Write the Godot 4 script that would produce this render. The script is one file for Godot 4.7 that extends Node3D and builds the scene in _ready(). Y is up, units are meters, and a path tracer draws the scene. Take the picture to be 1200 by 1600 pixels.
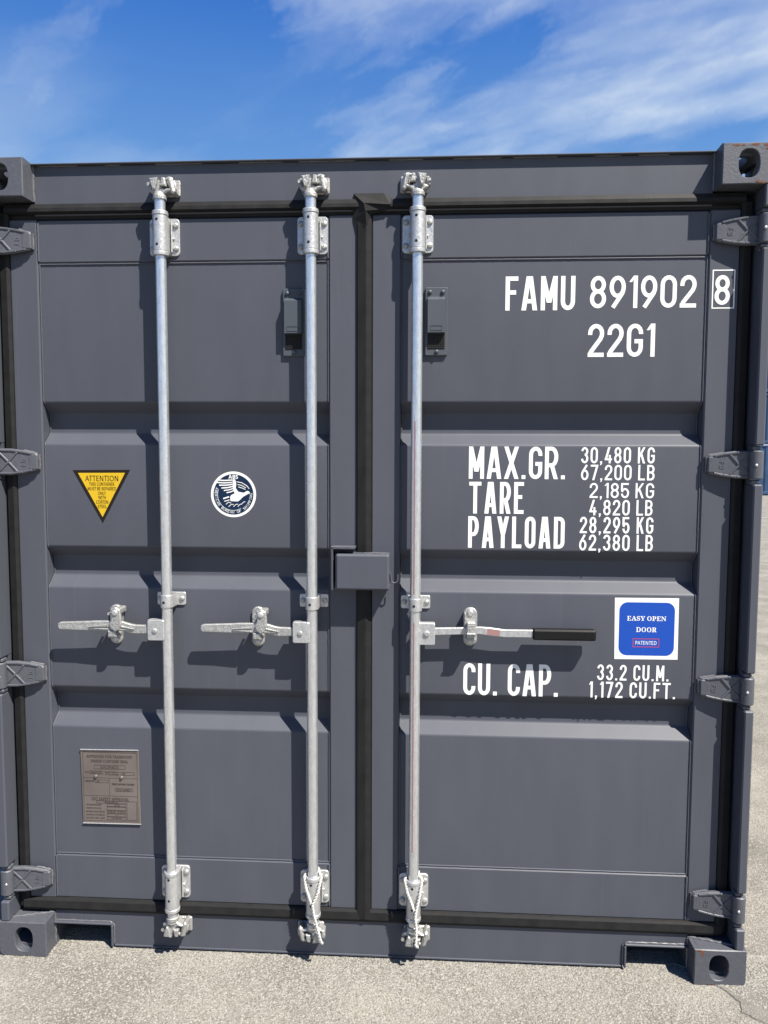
extends Node3D

# ---------------------------------------------------------------- mesh builder
class MB:
	var st := SurfaceTool.new()
	var xf := Transform3D.IDENTITY

	func _init() -> void:
		st.begin(Mesh.PRIMITIVE_TRIANGLES)

	func tri(a: Vector3, b: Vector3, c: Vector3, na: Vector3, nb: Vector3, nc: Vector3) -> void:
		a = xf * a
		b = xf * b
		c = xf * c
		na = (xf.basis * na).normalized()
		nb = (xf.basis * nb).normalized()
		nc = (xf.basis * nc).normalized()
		var g := (c - a).cross(b - a)
		if g.length_squared() < 1e-20:
			return
		if g.dot(na + nb + nc) < 0.0:
			var t := b
			b = c
			c = t
			t = nb
			nb = nc
			nc = t
		put(a, na)
		put(b, nb)
		put(c, nc)

	func put(p: Vector3, n: Vector3) -> void:
		st.set_normal(n)
		st.set_uv(Vector2(p.x, p.y))
		st.add_vertex(p)

	func flat(a: Vector3, b: Vector3, c: Vector3, hint: Vector3) -> void:
		var n := (c - a).cross(b - a).normalized()
		if n.dot(hint) < 0.0:
			n = -n
		tri(a, b, c, n, n, n)

	func quad(a: Vector3, b: Vector3, c: Vector3, d: Vector3, hint: Vector3) -> void:
		flat(a, b, c, hint)
		flat(a, c, d, hint)

	func box(c: Vector3, s: Vector3, bv := 0.0, turn := Basis.IDENTITY) -> void:
		var h := s / 2.0
		var old := xf
		xf = old * Transform3D(turn, c)
		for i in 3:
			var u := (i + 1) % 3
			var v := (i + 2) % 3
			for sg in [-1.0, 1.0]:
				var q := []
				for k in [[-1, -1], [1, -1], [1, 1], [-1, 1]]:
					var p := Vector3.ZERO
					p[i] = sg * h[i]
					p[u] = k[0] * (h[u] - bv)
					p[v] = k[1] * (h[v] - bv)
					q.append(p)
				var n := Vector3.ZERO
				n[i] = sg
				quad(q[0], q[1], q[2], q[3], n)
				if bv > 0.0:
					for s2 in [-1.0, 1.0]:
						var e := []
						for w in [-1.0, 1.0]:
							var p1 := Vector3.ZERO
							p1[i] = sg * h[i]
							p1[u] = s2 * (h[u] - bv)
							p1[v] = w * (h[v] - bv)
							var p2 := p1
							p2[i] = sg * (h[i] - bv)
							p2[u] = s2 * h[u]
							e.append(p1)
							e.append(p2)
						var m := Vector3.ZERO
						m[i] = sg
						m[u] = s2
						quad(e[0], e[1], e[3], e[2], m)
		if bv > 0.0:
			for a in [-1.0, 1.0]:
				for b in [-1.0, 1.0]:
					for d in [-1.0, 1.0]:
						var k := Vector3(a, b, d)
						var i0 := (h - Vector3.ONE * bv)
						flat(k * Vector3(h.x, i0.y, i0.z), k * Vector3(i0.x, h.y, i0.z), k * Vector3(i0.x, i0.y, h.z), k)
		xf = old

	func prism(poly: PackedVector2Array, z0: float, z1: float, bv := 0.0, back := false) -> void:
		var p := poly.duplicate()
		if Geometry2D.is_polygon_clockwise(p):
			p.reverse()
		var n := p.size()
		var en := []
		for i in n:
			var d := (p[(i + 1) % n] - p[i]).normalized()
			en.append(Vector2(d.y, -d.x))
		var q := PackedVector2Array()
		for i in n:
			var m: Vector2 = en[i] + en[(i + n - 1) % n]
			var l := maxf(m.length_squared(), 0.4)
			q.append(p[i] - m * (2.0 * bv / l))
		var t := Geometry2D.triangulate_polygon(q)
		for i in range(0, t.size(), 3):
			flat(v3(q[t[i]], z1), v3(q[t[i + 1]], z1), v3(q[t[i + 2]], z1), Vector3(0, 0, 1))
			if back:
				flat(v3(p[t[i]], z0), v3(p[t[i + 1]], z0), v3(p[t[i + 2]], z0), Vector3(0, 0, -1))
		for i in n:
			var j := (i + 1) % n
			var o := Vector3(en[i].x, en[i].y, 0)
			quad(v3(p[i], z0), v3(p[j], z0), v3(p[j], z1 - bv), v3(p[i], z1 - bv), o)
			if bv > 0.0:
				quad(v3(p[i], z1 - bv), v3(p[j], z1 - bv), v3(q[j], z1), v3(q[i], z1), o + Vector3(0, 0, 1))

	func v3(p: Vector2, z: float) -> Vector3:
		return Vector3(p.x, p.y, z)

	# profile of (radius, y) turned round the y axis
	func lathe(pr: Array, segs := 24) -> void:
		for k in pr.size() - 1:
			var a: Vector2 = pr[k]
			var b: Vector2 = pr[k + 1]
			var d := b - a
			var nn := Vector2(d.y, -d.x).normalized()
			if nn.length_squared() < 0.5:
				continue
			for i in segs:
				var t0 := TAU * i / segs
				var t1 := TAU * (i + 1) / segs
				var c0 := Vector3(cos(t0), 0, sin(t0))
				var c1 := Vector3(cos(t1), 0, sin(t1))
				var up := Vector3.UP
				var n0 := c0 * nn.x + up * nn.y
				var n1 := c1 * nn.x + up * nn.y
				tri(c0 * a.x + up * a.y, c1 * a.x + up * a.y, c1 * b.x + up * b.y, n0, n1, n1)
				tri(c0 * a.x + up * a.y, c1 * b.x + up * b.y, c0 * b.x + up * b.y, n0, n1, n0)

	func tube(pts: Array, r: Variant, segs := 8, caps := true) -> void:
		var n := pts.size()
		var side := Vector3.ZERO
		var rings := []
		var norms := []
		for i in n:
			var d: Vector3 = (pts[mini(i + 1, n - 1)] - pts[maxi(i - 1, 0)]).normalized()
			if side == Vector3.ZERO:
				side = d.cross(Vector3.UP if absf(d.y) < 0.9 else Vector3.RIGHT).normalized()
			side = (side - d * side.dot(d)).normalized()
			var other := d.cross(side)
			var ring := []
			var nr := []
			var rr: float = r[i] if r is Array else r
			for k in segs:
				var t := TAU * k / segs
				var o := side * cos(t) + other * sin(t)
				ring.append(pts[i] + o * rr)
				nr.append(o)
			rings.append(ring)
			norms.append(nr)
		for i in n - 1:
			for k in segs:
				var j := (k + 1) % segs
				tri(rings[i][k], rings[i][j], rings[i + 1][j], norms[i][k], norms[i][j], norms[i + 1][j])
				tri(rings[i][k], rings[i + 1][j], rings[i + 1][k], norms[i][k], norms[i + 1][j], norms[i + 1][k])
		if caps:
			for e in [0, n - 1]:
				var d: Vector3 = pts[0] - pts[1] if e == 0 else pts[n - 1] - pts[n - 2]
				for k in range(1, segs - 1):
					flat(rings[e][0], rings[e][k], rings[e][k + 1], d)

	# (y, z) profile pulled along x; smooth corners shared by neighbouring faces
	func pull_x(pr: Array, x0: float, x1: float, hint: Vector3, smooth := false) -> void:
		var ns := []
		for i in pr.size() - 1:
			var d: Vector2 = (pr[i + 1] - pr[i]).normalized()
			var nv := Vector3(0, d.y, -d.x)
			if nv.dot(hint) < 0.0:
				nv = -nv
			ns.append(nv)
		for i in pr.size() - 1:
			var na: Vector3 = ns[i]
			var nb: Vector3 = ns[i]
			if smooth:
				na = (ns[maxi(i - 1, 0)] + ns[i]).normalized()
				nb = (ns[mini(i + 1, ns.size() - 1)] + ns[i]).normalized()
			var a := Vector3(x0, pr[i].x, pr[i].y)
			var b := Vector3(x1, pr[i].x, pr[i].y)
			var c := Vector3(x1, pr[i + 1].x, pr[i + 1].y)
			var e := Vector3(x0, pr[i + 1].x, pr[i + 1].y)
			tri(a, b, c, na, na, nb)
			tri(a, c, e, na, nb, nb)

	# face of a casting with a long hole through it: w x h about the origin, from z = 0 back to -t
	func pierced(w: float, h: float, cx: float, cy: float, hw: float, hh: float, t: float, rounded: Array, bv := 0.003) -> void:
		var ang := []
		for i in 64:
			ang.append(TAU * i / 64.0)
		for s in [[1, 1], [-1, 1], [-1, -1], [1, -1]]:
			ang.append(fposmod(atan2(s[1] * h / 2 - cy, s[0] * w / 2 - cx), TAU))
		ang.sort()
		var o := []
		var inn := []
		for a in ang:
			var d := Vector2(cos(a), sin(a))
			var k := 1e9
			if absf(d.x) > 1e-6:
				k = minf(k, ((w / 2 if d.x > 0 else -w / 2) - cx) / d.x)
			if absf(d.y) > 1e-6:
				k = minf(k, ((h / 2 if d.y > 0 else -h / 2) - cy) / d.y)
			var p := Vector2(cx, cy) + d * k
			for r in rounded:
				var cc := Vector2(r[0] * (w / 2 - r[2]), r[1] * (h / 2 - r[2]))
				var q := p - cc
				if q.x * r[0] > 0 and q.y * r[1] > 0:
					p = cc + q.normalized() * float(r[2])
			o.append(p)
			var e := 2.5
			var m := pow(pow(absf(d.x) / hw, e) + pow(absf(d.y) / hh, e), -1.0 / e)
			inn.append(Vector2(cx, cy) + d * m)
		var n := o.size()
		for i in n:
			var j := (i + 1) % n
			var oi: Vector2 = o[i] - (o[i] as Vector2).normalized() * bv
			var oj: Vector2 = o[j] - (o[j] as Vector2).normalized() * bv
			var ii: Vector2 = inn[i] + (inn[i] - Vector2(cx, cy)).normalized() * 0.002
			var ij: Vector2 = inn[j] + (inn[j] - Vector2(cx, cy)).normalized() * 0.002
			var f := Vector3(0, 0, 1)
			quad(v3(oi, 0), v3(oj, 0), v3(ij, 0), v3(ii, 0), f)
			var outw := v3(o[i] + o[j], 0).normalized()
			quad(v3(o[i], -bv), v3(o[j], -bv), v3(oj, 0), v3(oi, 0), outw + f)
			quad(v3(o[i], -bv), v3(o[j], -bv), v3(o[j], -t), v3(o[i], -t), outw)
			var inw := v3(Vector2(cx, cy) * 2 - inn[i] - inn[j], 0)
			quad(v3(ii, 0), v3(ij, 0), v3(inn[j], -0.002), v3(inn[i], -0.002), f)
			quad(v3(inn[i], -0.002), v3(inn[j], -0.002), v3(inn[j], -t), v3(inn[i], -t), inw)
			quad(v3(o[i], -t), v3(o[j], -t), v3(inn[j], -t), v3(inn[i], -t), -f)

	# flat stroke of even width, mitred at the bends
	func ribbon(p: Array, w: float, z: float, closed := false) -> void:
		var n := p.size()
		var l := []
		var r := []
		for i in n:
			var a: Vector2 = p[(i + n - 1) % n] if closed or i > 0 else p[i]
			var b: Vector2 = p[(i + 1) % n] if closed or i < n - 1 else p[i]
			var d1: Vector2 = (p[i] - a).normalized()
			var d2: Vector2 = (b - p[i]).normalized()
			var m := (d1 + d2).normalized()
			var nn := Vector2(-m.y, m.x)
			var ref := d1 if d1 != Vector2.ZERO else d2
			var k := w / 2.0 / maxf(absf(nn.dot(Vector2(-ref.y, ref.x))), 0.5)
			l.append(p[i] + nn * k)
			r.append(p[i] - nn * k)
		for i in (n if closed else n - 1):
			var j := (i + 1) % n
			quad(v3(l[i], z), v3(l[j], z), v3(r[j], z), v3(r[i], z), Vector3(0, 0, 1))

	func flat_poly(p: PackedVector2Array, z: float) -> void:
		var t := Geometry2D.triangulate_polygon(p)
		for i in range(0, t.size(), 3):
			flat(v3(p[t[i]], z), v3(p[t[i + 1]], z), v3(p[t[i + 2]], z), Vector3(0, 0, 1))

	func disc(c: Vector3, r: float, segs := 40) -> void:
		for i in segs:
			var a := TAU * i / segs
			var b := TAU * (i + 1) / segs
			flat(c, c + Vector3(cos(a), sin(a), 0) * r, c + Vector3(cos(b), sin(b), 0) * r, Vector3(0, 0, 1))

	func done() -> ArrayMesh:
		return st.commit()


var M := {}
var rng := RandomNumberGenerator.new()
var box_root: Node3D

const YAW := 0.0586528
const PITCH := -0.0751516
const ROLL := 0.0033675
const BAR_Z := -0.024
const STILE := -0.065
const RAIL := -0.068
const CREST := -0.073
const FLOOR := -0.115


# ---------------------------------------------------------------- helpers
func part(mb: MB, called: String, m: Material, parent: Node) -> MeshInstance3D:
	return part_of(mb.done(), called, m, parent)


func part_of(mesh: Mesh, called: String, m: Material, parent: Node) -> MeshInstance3D:
	var o := MeshInstance3D.new()
	o.name = called
	o.mesh = mesh
	o.material_override = m
	parent.add_child(o, true)
	return o


func tag(o: Node, label: String, category: String, group := "") -> void:
	o.set_meta("label", label)
	o.set_meta("category", category)
	if group:
		o.set_meta("group", group)


func structure(o: Node) -> Node:
	o.set_meta("kind", "structure")
	return o


func noise_tex(freq: float, octaves: int, seed_: int, lo: float, hi: float, size := 512, cellular := false, bump := 0.0) -> NoiseTexture2D:
	var n := FastNoiseLite.new()
	n.seed = seed_
	n.frequency = freq
	n.noise_type = FastNoiseLite.TYPE_CELLULAR if cellular else FastNoiseLite.TYPE_SIMPLEX_SMOOTH
	if cellular:
		n.cellular_return_type = FastNoiseLite.RETURN_CELL_VALUE
		n.fractal_type = FastNoiseLite.FRACTAL_NONE
	else:
		n.fractal_octaves = octaves
	var t := NoiseTexture2D.new()
	t.width = size
	t.height = size
	t.seamless = true
	t.noise = n
	if bump > 0.0:
		t.as_normal_map = true
		t.bump_strength = bump
	else:
		var g := Gradient.new()
		g.set_color(0, Color(lo, lo, lo))
		g.set_color(1, Color(hi, hi, hi))
		t.color_ramp = g
	return t


func mat(r: float, g: float, b: float, rough: float, metal := 0.0) -> StandardMaterial3D:
	var m := StandardMaterial3D.new()
	m.albedo_color = Color(r, g, b).linear_to_srgb()
	m.roughness = rough
	m.metallic = metal
	return m


func tri_map(m: StandardMaterial3D, scale_: Vector3) -> void:
	m.uv1_triplanar = true
	m.uv1_world_triplanar = true
	m.uv1_scale = scale_


func rrect(x0: float, y0: float, x1: float, y1: float, r: float, n := 4) -> PackedVector2Array:
	var p := PackedVector2Array()
	for c in [[x1 - r, y1 - r, 0.0], [x0 + r, y1 - r, 90.0], [x0 + r, y0 + r, 180.0], [x1 - r, y0 + r, 270.0]]:
		for i in n + 1:
			var a := deg_to_rad(c[2] + 90.0 * i / n)
			p.append(Vector2(c[0] + cos(a) * r, c[1] + sin(a) * r))
	return p


func poly(a: Array) -> PackedVector2Array:
	var p := PackedVector2Array()
	for v in a:
		p.append(Vector2(v[0], v[1]))
	return p


# an uneven weld seam along a path
func bead(mb: MB, path: Array, r: float, m_rough := true) -> void:
	var pts := []
	var rad := []
	for i in path.size() - 1:
		var a: Vector3 = path[i]
		var b: Vector3 = path[i + 1]
		var k := maxi(1, int(a.distance_to(b) / 0.007))
		for j in k:
			pts.append(a.lerp(b, float(j) / k) + Vector3(rng.randf_range(-1, 1), rng.randf_range(-1, 1), rng.randf_range(-0.6, 0.6)) * r * (0.25 if m_rough else 0.10))
			rad.append(r * (rng.randf_range(0.7, 1.25) if m_rough else rng.randf_range(0.92, 1.08)))
	pts.append(path[-1])
	rad.append(r * 0.7)
	mb.tube(pts, rad, 6)


func bolt_head(mb: MB, x: float, y: float, z: float, r := 0.0092, h := 0.007) -> void:
	var old := mb.xf
	mb.xf = old * Transform3D(Basis(Vector3.RIGHT, PI / 2), Vector3(x, y, z))
	mb.lathe([Vector2(r, 0), Vector2(r, h * 0.45), Vector2(r * 0.85, h * 0.75), Vector2(r * 0.5, h), Vector2(0, h * 1.05)], 14)
	mb.xf = old


# ---------------------------------------------------------------- painted lettering
func arc(cx: float, cy: float, rx: float, ry: float, a0: float, a1: float, n := 9) -> Array:
	var p := []
	for i in n + 1:
		var a := deg_to_rad(lerpf(a0, a1, float(i) / n))
		p.append(Vector2(cx + rx * cos(a), cy + ry * sin(a)))
	return p


func glyph_width(c: String) -> float:
	match c:
		"1": return 0.24
		".": return 0.15
		",": return 0.15
		" ": return 0.15
		"M": return 0.52
		"A", "X", "Y", "T": return 0.50
		"F", "E", "L": return 0.40
	return 0.45


# strokes of a letter of height 1 and width w: [points, closed]; and slanted bars: [x0, y0, x1, y1, width]
func glyph(c: String, w: float, t: float) -> Array:
	var h := t / 2.0
	var l := h
	var r := w - h
	var m := w / 2.0
	var rx := (r - l) / 2.0
	var ry := minf(0.22, rx * 1.35)
	var S := []
	var Q := []
	var hw := t * 1.08
	var top := arc(m, 1 - h - ry, rx, ry, 0, 180)
	var bot := arc(m, h + ry, rx, ry, 180, 360)
	match c:
		"O", "0":
			S.append([top + bot, true])
		"U":
			S.append([[Vector2(l, 1)] + bot + [Vector2(r, 1)], false])
		"C":
			S.append([[Vector2(r, 1 - h - ry - 0.05)] + top + bot + [Vector2(r, h + ry + 0.05)], false])
		"G":
			S.append([[Vector2(r, 1 - h - ry - 0.03)] + top + bot + [Vector2(r, 0.50)], false])
			S.append([[Vector2(m * 0.95, 0.47), Vector2(w, 0.47)], false])
		"D":
			S.append([[Vector2(l, 1 - h), Vector2(l, h)] + arc(m, h + ry, rx, ry, 270, 360) + arc(m, 1 - h - ry, rx, ry, 0, 90), true])
		"B":
			S.append([[Vector2(l, 1 - h), Vector2(l, 0.51)] + arc(m, (1 - h + 0.51) / 2, rx * 0.93, (1 - h - 0.51) / 2, -90, 90), true])
			S.append([[Vector2(l, 0.52), Vector2(l, h)] + arc(m, (0.52 + h) / 2, rx, (0.52 - h) / 2, -90, 90), true])
			S.append([[Vector2(l, 0), Vector2(l, 1)], false])
		"P", "R":
			S.append([[Vector2(l, 1 - h), Vector2(l, 0.43)] + arc(m, (1 - h + 0.43) / 2, rx, (1 - h - 0.43) / 2, -90, 90), true])
			S.append([[Vector2(l, 0), Vector2(l, 1)], false])
			if c == "R":
				Q.append([m, 0.46, w - hw / 2, 0, hw])
		"F", "E", "L":
			S.append([[Vector2(l, 0), Vector2(l, 1)], false])
			if c != "L":
				S.append([[Vector2(0, 1 - h), Vector2(w, 1 - h)], false])
				S.append([[Vector2(0, 0.53), Vector2(w * 0.84, 0.53)], false])
			if c != "F":
				S.append([[Vector2(0, h), Vector2(w, h)], false])
		"T":
			S.append([[Vector2(0, 1 - h), Vector2(w, 1 - h)], false])
			S.append([[Vector2(m, 0), Vector2(m, 1)], false])
		"A":
			Q.append([m - hw * 0.18, 1, hw / 2, 0, hw])
			Q.append([m + hw * 0.18, 1, w - hw / 2, 0, hw])
			S.append([[Vector2(w * 0.2, 0.27), Vector2(w * 0.8, 0.27)], false])
		"M":
			S.append([[Vector2(l, 0), Vector2(l, 1)], false])
			S.append([[Vector2(r, 0), Vector2(r, 1)], false])
			Q.append([l, 1, m, 0.22, hw])
			Q.append([r, 1, m, 0.22, hw])
		"X":
			Q.append([hw / 2, 1, w - hw / 2, 0, hw])
			Q.append([w - hw / 2, 1, hw / 2, 0, hw])
		"Y":
			Q.append([hw / 2, 1, m, 0.42, hw])
			Q.append([w - hw / 2, 1, m, 0.42, hw])
			S.append([[Vector2(m, 0), Vector2(m, 0.46)], false])
		"K":
			S.append([[Vector2(l, 0), Vector2(l, 1)], false])
			Q.append([w - hw / 2, 1, l + 0.02, 0.40, hw])
			Q.append([w * 0.46, 0.58, w - hw / 2, 0, hw])
		"1":
			S.append([[Vector2(r, 0), Vector2(r, 1)], false])
			Q.append([r - h * 0.4, 0.99, 0.045, 0.80, 0.09])
		"2":
			S.append([[Vector2(l, 1 - h - ry - 0.05)] + arc(m, 1 - h - ry, rx, ry, 180, 0) + [Vector2(r - 0.008, 0.64), Vector2(r - 0.05, 0.54), Vector2(l + 0.035, 0.16), Vector2(l, 0.04)], false])
			S.append([[Vector2(0, h), Vector2(w, h)], false])
		"3":
			S.append([arc(m, (0.53 + 1 - h) / 2, rx * 0.95, (1 - h - 0.53) / 2, 175, -90, 14), false])
			S.append([arc(m, (0.53 + h) / 2, rx, (0.53 - h) / 2, 90, -175, 14), false])
		"4":
			Q.append([w * 0.60, 1, hw * 0.5, 0.22, hw])
			S.append([[Vector2(0, 0.25), Vector2(w, 0.25)], false])
			S.append([[Vector2(w * 0.70, 0), Vector2(w * 0.70, 0.52)], false])
		"5":
			S.append([[Vector2(w - 0.03, 1 - h), Vector2(l, 1 - h), Vector2(l, 0.5)], false])
			S.append([arc(m, (0.61 + h) / 2, rx, (0.61 - h) / 2, 165, -172, 16), false])
		"6":
			S.append([arc(m, (0.62 + h) / 2, rx, (0.62 - h) / 2, 0, 345, 20), true])
			S.append([[Vector2(l, 0.34), Vector2(l + 0.012, 0.45), Vector2(l + 0.04, 0.54), Vector2(r - 0.05, 0.985)], false])
		"9":
			S.append([arc(m, (0.38 + 1 - h) / 2, rx, (0.62 - h) / 2, 0, 345, 20), true])
			S.append([[Vector2(r, 0.66), Vector2(r - 0.012, 0.55), Vector2(r - 0.04, 0.46), Vector2(l + 0.05, 0.015)], false])
		"7":
			S.append([[Vector2(0, 1 - h), Vector2(w, 1 - h)], false])
			Q.append([w - hw / 2, 1 - t * 0.5, w * 0.36, 0, hw])
		"8":
			S.append([arc(m, (0.52 + 1 - h) / 2, rx * 0.92, (1 - h - 0.52) / 2, 0, 345, 20), true])
			S.append([arc(m, (0.52 + h) / 2, rx, (0.52 - h) / 2, 0, 345, 20), true])
		".":
			S.append([[Vector2(0.01, h), Vector2(0.01 + t, h)], false])
		",":
			S.append([[Vector2(0.01, h), Vector2(0.01 + t, h)], false])
			Q.append([0.045 + t * 0.5, 0.06, t * 0.35, -0.11, t * 0.6])
	return [S, Q]


# text set between x0 and x1, y0 and y1, each character a part of its own
func letters(s: String, x0: float, x1: float, y0: float, y1: float, z: float, t: float, gap: float, parent: Node) -> void:
	var h := y1 - y0
	var wide := 0.0
	var fixed := gap * (s.length() - 1)
	for i in s.length():
		if s[i] in [".", ",", " "]:
			fixed += glyph_width(s[i])
		else:
			wide += glyph_width(s[i])
	var k := ((x1 - x0) / h - fixed) / wide
	var x := x0
	for i in s.length():
		var c := s[i]
		var w := glyph_width(c) * (1.0 if c in [".", ",", " "] else k)
		if c != " ":
			var mb := MB.new()
			var g := glyph(c, w, t)
			var lift := 0.0
			for st in g[0]:
				var p := []
				for v in st[0]:
					p.append(Vector2(x + v.x * h, y0 + v.y * h))
				mb.ribbon(p, t * h, z + lift, st[1])
				lift += 0.00012
			for q in g[1]:
				var half: float = q[4] * h / 2
				var a := Vector2(x + q[0] * h, y0 + q[1] * h)
				var b := Vector2(x + q[2] * h, y0 + q[3] * h)
				var d := Vector2(half, 0)
				mb.quad(mb.v3(a - d, z + lift), mb.v3(a + d, z + lift), mb.v3(b + d, z + lift), mb.v3(b - d, z + lift), Vector3(0, 0, 1))
				lift += 0.00012
			part(mb, "painted_letter", M.white, parent)
		x += (w + gap) * h


# printed type of a real font, fitted to a width and a height, laid on a face
func print_type(s: String, font: String, weight: int, centre: Vector3, width: float, height: float, m: Material, parent: Node, called := "printed_line", turn := 0.0) -> void:
	var f := SystemFont.new()
	f.font_names = PackedStringArray([font])
	f.font_weight = weight
	var t := TextMesh.new()
	t.text = s
	t.font = f
	t.font_size = 32
	t.pixel_size = 0.01
	t.depth = 0.02
	t.curve_step = 2.0
	var a := t.get_aabb()
	var o := part_of(t, called, m, parent)
	var sx := width / maxf(a.size.x, 1e-4)
	var sy := height / maxf(a.size.y, 1e-4) if height > 0.0 else sx
	var b := Basis(Vector3.BACK, turn) * Basis.from_scale(Vector3(sx, sy, 0.02))
	o.transform = Transform3D(b, centre - b * Vector3(a.get_center().x, a.get_center().y, 0))


# ================================================================ the scene
func _ready() -> void:
	rng.seed = 11
	var cam := Camera3D.new()
	cam.name = "camera"
	cam.fov = 67.38
	cam.near = 0.05
	cam.far = 2000.0
	cam.position = Vector3(0.206, 1.6788, 2.3755)
	cam.basis = Basis.from_euler(Vector3(PITCH, YAW, ROLL))
	add_child(cam)
	cam.current = true

	var env := Environment.new()
	env.background_mode = Environment.BG_SKY
	var sky := Sky.new()
	var pan := PanoramaSkyMaterial.new()
	pan.panorama = sky_picture()
	sky.sky_material = pan
	env.sky = sky
	env.background_energy_multiplier = 0.35
	env.tonemap_mode = Environment.TONE_MAPPER_LINEAR
	env.tonemap_exposure = 2.2
	env.sdfgi_enabled = true
	env.ssao_enabled = true
	env.ssil_enabled = true
	var we := WorldEnvironment.new()
	we.name = "world_environment"
	we.environment = env
	add_child(we)

	var sun := DirectionalLight3D.new()
	sun.name = "sun"
	sun.light_energy = 1.6
	sun.light_color = Color(1.0, 0.97, 0.925)
	sun.light_angular_distance = 0.5
	sun.shadow_enabled = true
	add_child(sun)
	sun.look_at_from_position(Vector3.ZERO, Vector3(-0.0714, -0.138, -0.065), Vector3.UP)

	materials()
	ground()
	blue_stack()
	container()
	ropes()


func sky_picture() -> ImageTexture:
	var w := 3072
	var h := 1536
	var data := PackedFloat32Array()
	data.resize(w * h * 3)
	var n1 := FastNoiseLite.new()
	n1.seed = 5
	n1.frequency = 1.0
	n1.fractal_octaves = 6
	n1.fractal_gain = 0.55
	n1.domain_warp_enabled = true
	n1.domain_warp_amplitude = 0.35
	n1.domain_warp_frequency = 0.8
	n1.domain_warp_fractal_octaves = 4
	var n2 := FastNoiseLite.new()
	n2.seed = 21
	n2.frequency = 0.55
	n2.fractal_octaves = 3
	var ca := cos(0.62)
	var sa := sin(0.62)
	for j in h / 2 + 2:
		var el := PI / 2 - PI * (j + 0.5) / h
		var y := sin(el)
		var yy := maxf(y, 0.0)
		var base_t := clampf((yy - 0.28) / 0.24, 0.0, 1.0)
		var zt := clampf((yy - 0.52) / 0.48, 0.0, 1.0)
		var ht := clampf((0.28 - yy) / 0.28, 0.0, 1.0)
		var cr := lerpf(lerpf(lerpf(0.23, 0.036, base_t), 0.020, zt), 0.42, ht)
		var cg := lerpf(lerpf(lerpf(0.50, 0.205, base_t), 0.110, zt), 0.66, ht)
		var cb := lerpf(lerpf(lerpf(0.97, 0.76, base_t), 0.48, zt), 1.05, ht)
		var ce := cos(el)
		for i in w:
			var az := TAU * (i + 0.5) / w
			var px := sin(az) * ce / (yy + 0.10)
			var pz := -cos(az) * ce / (yy + 0.10)
			var u := px * ca + pz * sa
			var v := -px * sa + pz * ca
			var cover := 0.5 + 0.60 * sin(az + 0.06)
			var big := n2.get_noise_2d(px, pz)
			var d := n1.get_noise_2d(u * 0.8 + 3.0, v * 1.9)
			var fine := n1.get_noise_2d(u * 3.0 - 7.0, v * 6.0)
			var k := clampf(d * 0.62 + big * 0.30 + (cover - 0.425) * 1.6, 0.0, 1.0)
			k = clampf(k * (0.85 + 0.65 * fine), 0.0, 1.0) * (1.18 - 0.38 * k)
			k += clampf((0.44 - yy) / 0.10, 0.0, 1.0) * clampf(0.10 + big * 0.25 + d * 0.25, 0.0, 0.25) + clampf(0.20 - yy, 0.0, 0.2) * 1.2
			k = clampf(k, 0.0, 0.92)
			var o := (j * w + i) * 3
			data[o] = lerpf(cr, 1.00, k)
			data[o + 1] = lerpf(cg, 1.12, k)
			data[o + 2] = lerpf(cb, 1.24, k)
	for j in range(h / 2 + 2, h):
		for i in w:
			var o := (j * w + i) * 3
			data[o] = 0.25
			data[o + 1] = 0.25
			data[o + 2] = 0.24
	var im := Image.create_from_data(w, h, false, Image.FORMAT_RGBF, data.to_byte_array())
	return ImageTexture.create_from_image(im)


# faint dust runs, rubs and specks on the paint
func wear_picture() -> ImageTexture:
	var n := 1536
	var im := Image.create(n, n, false, Image.FORMAT_RGB8)
	var base := 0.955
	im.fill(Color(base, base, base))
	var r := RandomNumberGenerator.new()
	r.seed = 77
	for i in 150:
		var x := r.randi_range(2, n - 6)
		var y := r.randi_range(0, n - 1)
		var l := r.randi_range(40, 420)
		var w := r.randi_range(1, 4)
		var d := r.randf_range(-0.02, 0.045)
		for k in l:
			var t := float(k) / l
			var v := base + d * sin(t * PI) * r.randf_range(0.7, 1.0)
			im.fill_rect(Rect2i(x, (y + k) % n, w, 1), Color(v, v, v))
			if r.randf() < 0.02:
				x = clampi(x + r.randi_range(-1, 1), 0, n - 6)
	for i in 420:
		var v := base + r.randf_range(-0.16, 0.045)
		im.fill_rect(Rect2i(r.randi_range(0, n - 4), r.randi_range(0, n - 4), r.randi_range(1, 2), r.randi_range(1, 2)), Color(v, v, v))
	for i in 26:
		var p := Vector2(r.randf() * n, r.randf() * n)
		var a := r.randf_range(-0.9, 0.9)
		var v := base + r.randf_range(0.02, 0.045)
		for k in r.randi_range(15, 70):
			p += Vector2(cos(a), sin(a))
			a += r.randf_range(-0.04, 0.04)
			im.set_pixel(posmod(int(p.x), n), posmod(int(p.y), n), Color(v, v, v))
	return ImageTexture.create_from_image(im)


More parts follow.
